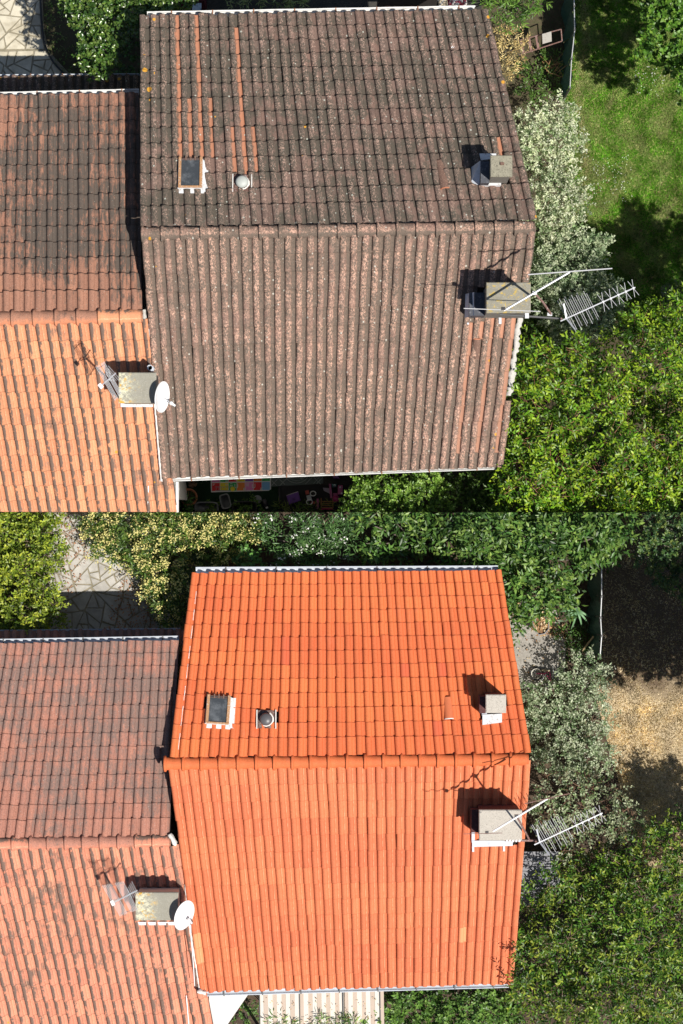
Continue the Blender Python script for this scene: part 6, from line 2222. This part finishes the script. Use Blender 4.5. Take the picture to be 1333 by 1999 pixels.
b.build('bag', colr('woven grey sack', (0.22, 0.22, 0.24), 0.6), sk, True)
rng_ = np.random.default_rng(81)


def litter(name, poly, z, n, L, cols, seed, parent=None, dz=0.05, clip=None):
    rng = np.random.default_rng(seed)
    W = [tuple(P(x, y, z)[:2]) for x, y in poly]
    xs, ys = [p[0] for p in W], [p[1] for p in W]
    X, Y = rng.uniform(min(xs), max(xs), n), rng.uniform(min(ys), max(ys), n)
    ok = in_poly(X, Y, W)
    if clip == 'bottom':
        ok &= Y < -0.05
    X, Y = X[ok], Y[ok]
    m = len(X)
    base = np.stack([X, Y, z + rng.uniform(0.0, dz, m)], 1)
    d = norm(rng.normal(size=(m, 3)) * np.array([1, 1, 0.25]))
    up = norm(np.array([0, 0, 1.0]) + rng.normal(size=(m, 3)) * 0.35)
    pal = np.array(cols)
    c = pal[rng.integers(0, len(pal), m)] * rng.uniform(0.7, 1.3, (m, 1))
    o = leaves_mesh(name, base, d, up, L * rng.uniform(0.6, 1.2, m), L * 0.5 * rng.uniform(0.6, 1.2, m), np.clip(c, 0, 1), M['dry_leaf'], parent, None, 0.2, 0.3)
    if parent is None:
        o['kind'] = 'stuff'
    return o


DRY = ((0.50, 0.34, 0.18), (0.38, 0.22, 0.11), (0.62, 0.50, 0.33), (0.25, 0.13, 0.07))
litter('leaf_filling', [(x * 1.0, y) for x, y in out_], GB + 0.36, 420, 0.07, DRY, 82, sk, 0.07)
litter('leaf_litter', [(990, 1185), (1010, 1165), (1060, 1175), (1095, 1215), (1110, 1245), (1075, 1245), (1030, 1205), (1000, 1215)], GB + 0.03, 900, 0.07, DRY, 83)
litter('leaf_litter', [(100, 1040), (130, 1000), (160, 1040), (175, 1090), (150, 1150), (110, 1180), (110, 1240), (135, 1240), (125, 1120)], GB + 0.035, 500, 0.05, ((0.40, 0.20, 0.11), (0.30, 0.14, 0.08)), 84, clip='bottom')
litter('leaf_litter', [(240, 1130), (290, 1150), (330, 1240), (200, 1245), (215, 1190)], GB + 0.035, 700, 0.05, ((0.40, 0.20, 0.11), (0.30, 0.14, 0.08)), 85)
litter('leaf_litter', [(1110, 200), (1100, 640), (1500, 640), (1500, 350), (1200, 380)], 0.02, 1500, 0.05, ((0.2, 0.13, 0.07), (0.12, 0.08, 0.05)), 86)
litter('daisies', [(1150, 310), (1230, 300), (1240, 390), (1180, 400)], 0.07, 130, 0.03, ((0.8, 0.8, 0.75),), 87)
litter('daisies', [(1240, 130), (1300, 130), (1300, 190), (1235, 180)], 0.07, 70, 0.03, ((0.8, 0.8, 0.75),), 88)

al = thing('agave', 'pale green strap-leaved plant beside the lower fence', 'plant', P(1128, 1190, GB))
rr = random.Random(12)
for k in range(7):
    an = math.radians(-170 + k * 24 + rr.uniform(-8, 8))
    Ln = rr.uniform(0.3, 0.5)
    V, F = [], []
    o = P(1125, 1189, GB + 0.6)
    d = Vector((math.cos(an), math.sin(an), 0))
    s_ = Vector((-d.y, d.x, 0))
    for i in range(6):
        t = i / 5
        c = o + d * Ln * t + Vector((0, 0, 0.18 * math.sin(t * 2.6) - 0.35 * t * t))
        w_ = 0.026 * (1 - t) ** 0.6 + 0.002
        V += [c - s_ * w_ + Vector((0, 0, 0.012)), c, c + s_ * w_ + Vector((0, 0, 0.012))]
    for i in range(5):
        for q in range(2):
            F.append((i * 3 + q, i * 3 + q + 1, i * 3 + 3 + q + 1, i * 3 + 3 + q))
    link('leaf', pymesh('leaf', V, F, colr('agave green', (0.16, 0.30, 0.15), 0.5), True), al)
MB().tube([P(1125, 1189, GB), P(1125, 1189, GB + 0.6)], 0.04, 8).build('stem', M['bark'], al)
plant('weeds', 'dark low weeds around the strap-leaved plant by the lower fence', 'weeds', [(1085, 1215), (1120, 1200), (1155, 1230), (1155, 1275), (1120, 1290), (1098, 1262)], GB + 0.3, GB, (0.12, 0.25), 0.08, 75, tr=0, dens=260, L=0.11, W=0.03, nleaf=6, cols=((0.045, 0.10, 0.02), (0.07, 0.14, 0.03)))
b = MB()
b.tube([P(1137, 1270, GB + 0.4), P(1159, 1242, GB + 0.6)], 0.02, 6)
tag(b.build('stake', colr('pale stick', (0.42, 0.32, 0.18))), 'pale wooden stick leaning on the lower fence', 'stick')

# shed roof in the shade, right of the lower gable
sh = thing('shed', 'weathered grey board shed roof in tree shade right of the orange roof', 'shed', P(1048, 1700, GB))
rr = random.Random(3)
mw = plain('grey boards', (0.26, 0.26, 0.28), 0.85, 0.35, 7, dirt=(0.10, 0.10, 0.11), dirt_amt=0.6, bump=0.4)
for k in range(9):
    y0 = 1662 + k * 9.6
    a, c = P(985, y0 + 9.0, GB + 1.7 - 0.03 * k), P(1092 - 0.6 * k, y0, GB + 1.7 - 0.03 * k)
    MB().bbox((a.x, a.y, a.z + rr.uniform(0, 0.008)), (c.x - a.x, 0, 0), (0, c.y - a.y, 0), (0, 0, 0.02), 0.004).build('board', mw, sh)
MB().box(P(1000, 1742, GB), (P(1080, 1742, GB).x - P(1000, 1742, GB).x, 0, 0), (0, 0.75, 0), (0, 0, 1.42)).build('wall', mw, sh)

# awnings
aw = thing('awning', 'plain white triangular sun sail at the lower left of the orange roof', 'awning', P(430, 1960, GB))
b = MB()
b.prism([P(408, 1930, GB + 1.9), P(497, 1930, GB + 1.9), P(484, 1942, GB + 1.9), P(437, 2010, GB + 1.85), P(408, 2010, GB + 1.9)][::-1], 0.01)
b.build('sail', colr('white canvas', (0.62, 0.60, 0.58), 0.8, 0.04), aw)
MB().tube([P(410, 1999, GB), P(410, 1999, GB + 1.88)], 0.03, 8).build('pole', M['gutter_dark'], aw)
aw = thing('awning', 'cream and beige striped awning in three panels under the lower gutter', 'awning', P(620, 1960, GB))
ca, cb = colr('cream stripe', (0.60, 0.56, 0.50), 0.8, 0.1), colr('beige stripe', (0.46, 0.37, 0.30), 0.8, 0.1)
x = 505.0
k = 0
while x < 742:
    w_ = 9.0 if k % 2 == 0 else 8.4
    seam = abs(x - 583) < 4.4 or abs(x - 668) < 4.4
    zz = GB + 1.78 + 0.012 * math.sin(k)
    b = MB()
    x0 = x + (1.6 if seam else 0)
    b.prism([P(x0, 1920, zz + 0.25), P(x + w_, 1920, zz + 0.25), P(x + w_ + 1.5, 2012, zz), P(x0 + 1.5, 2012, zz)][::-1], 0.008)
    b.build('stripe', ca if k % 2 == 0 else cb, aw)
    x += w_
    k += 1
for px_2 in (506, 584, 669, 741):
    MB().tube([P(px_2, 1922, GB + 2.05), P(px_2 + 1.5, 2012, GB + 1.80)], 0.012, 6).build('rib', M['gutter_dark'], aw)
for px_2 in (508, 740):
    MB().tube([P(px_2, 2008, GB), P(px_2, 2008, GB + 1.76)], 0.03, 8).build('pole', M['gutter_dark'], aw)

litter('fallen_leaves', [(505, 1945), (742, 1945), (742, 1999), (505, 1999)], GB + 1.95, 60, 0.05, DRY, 91)
litter('fallen_leaves', [(985, 1195), (1100, 1200), (1100, 1340), (985, 1340)], GB + 0.03, 120, 0.05, DRY, 92)
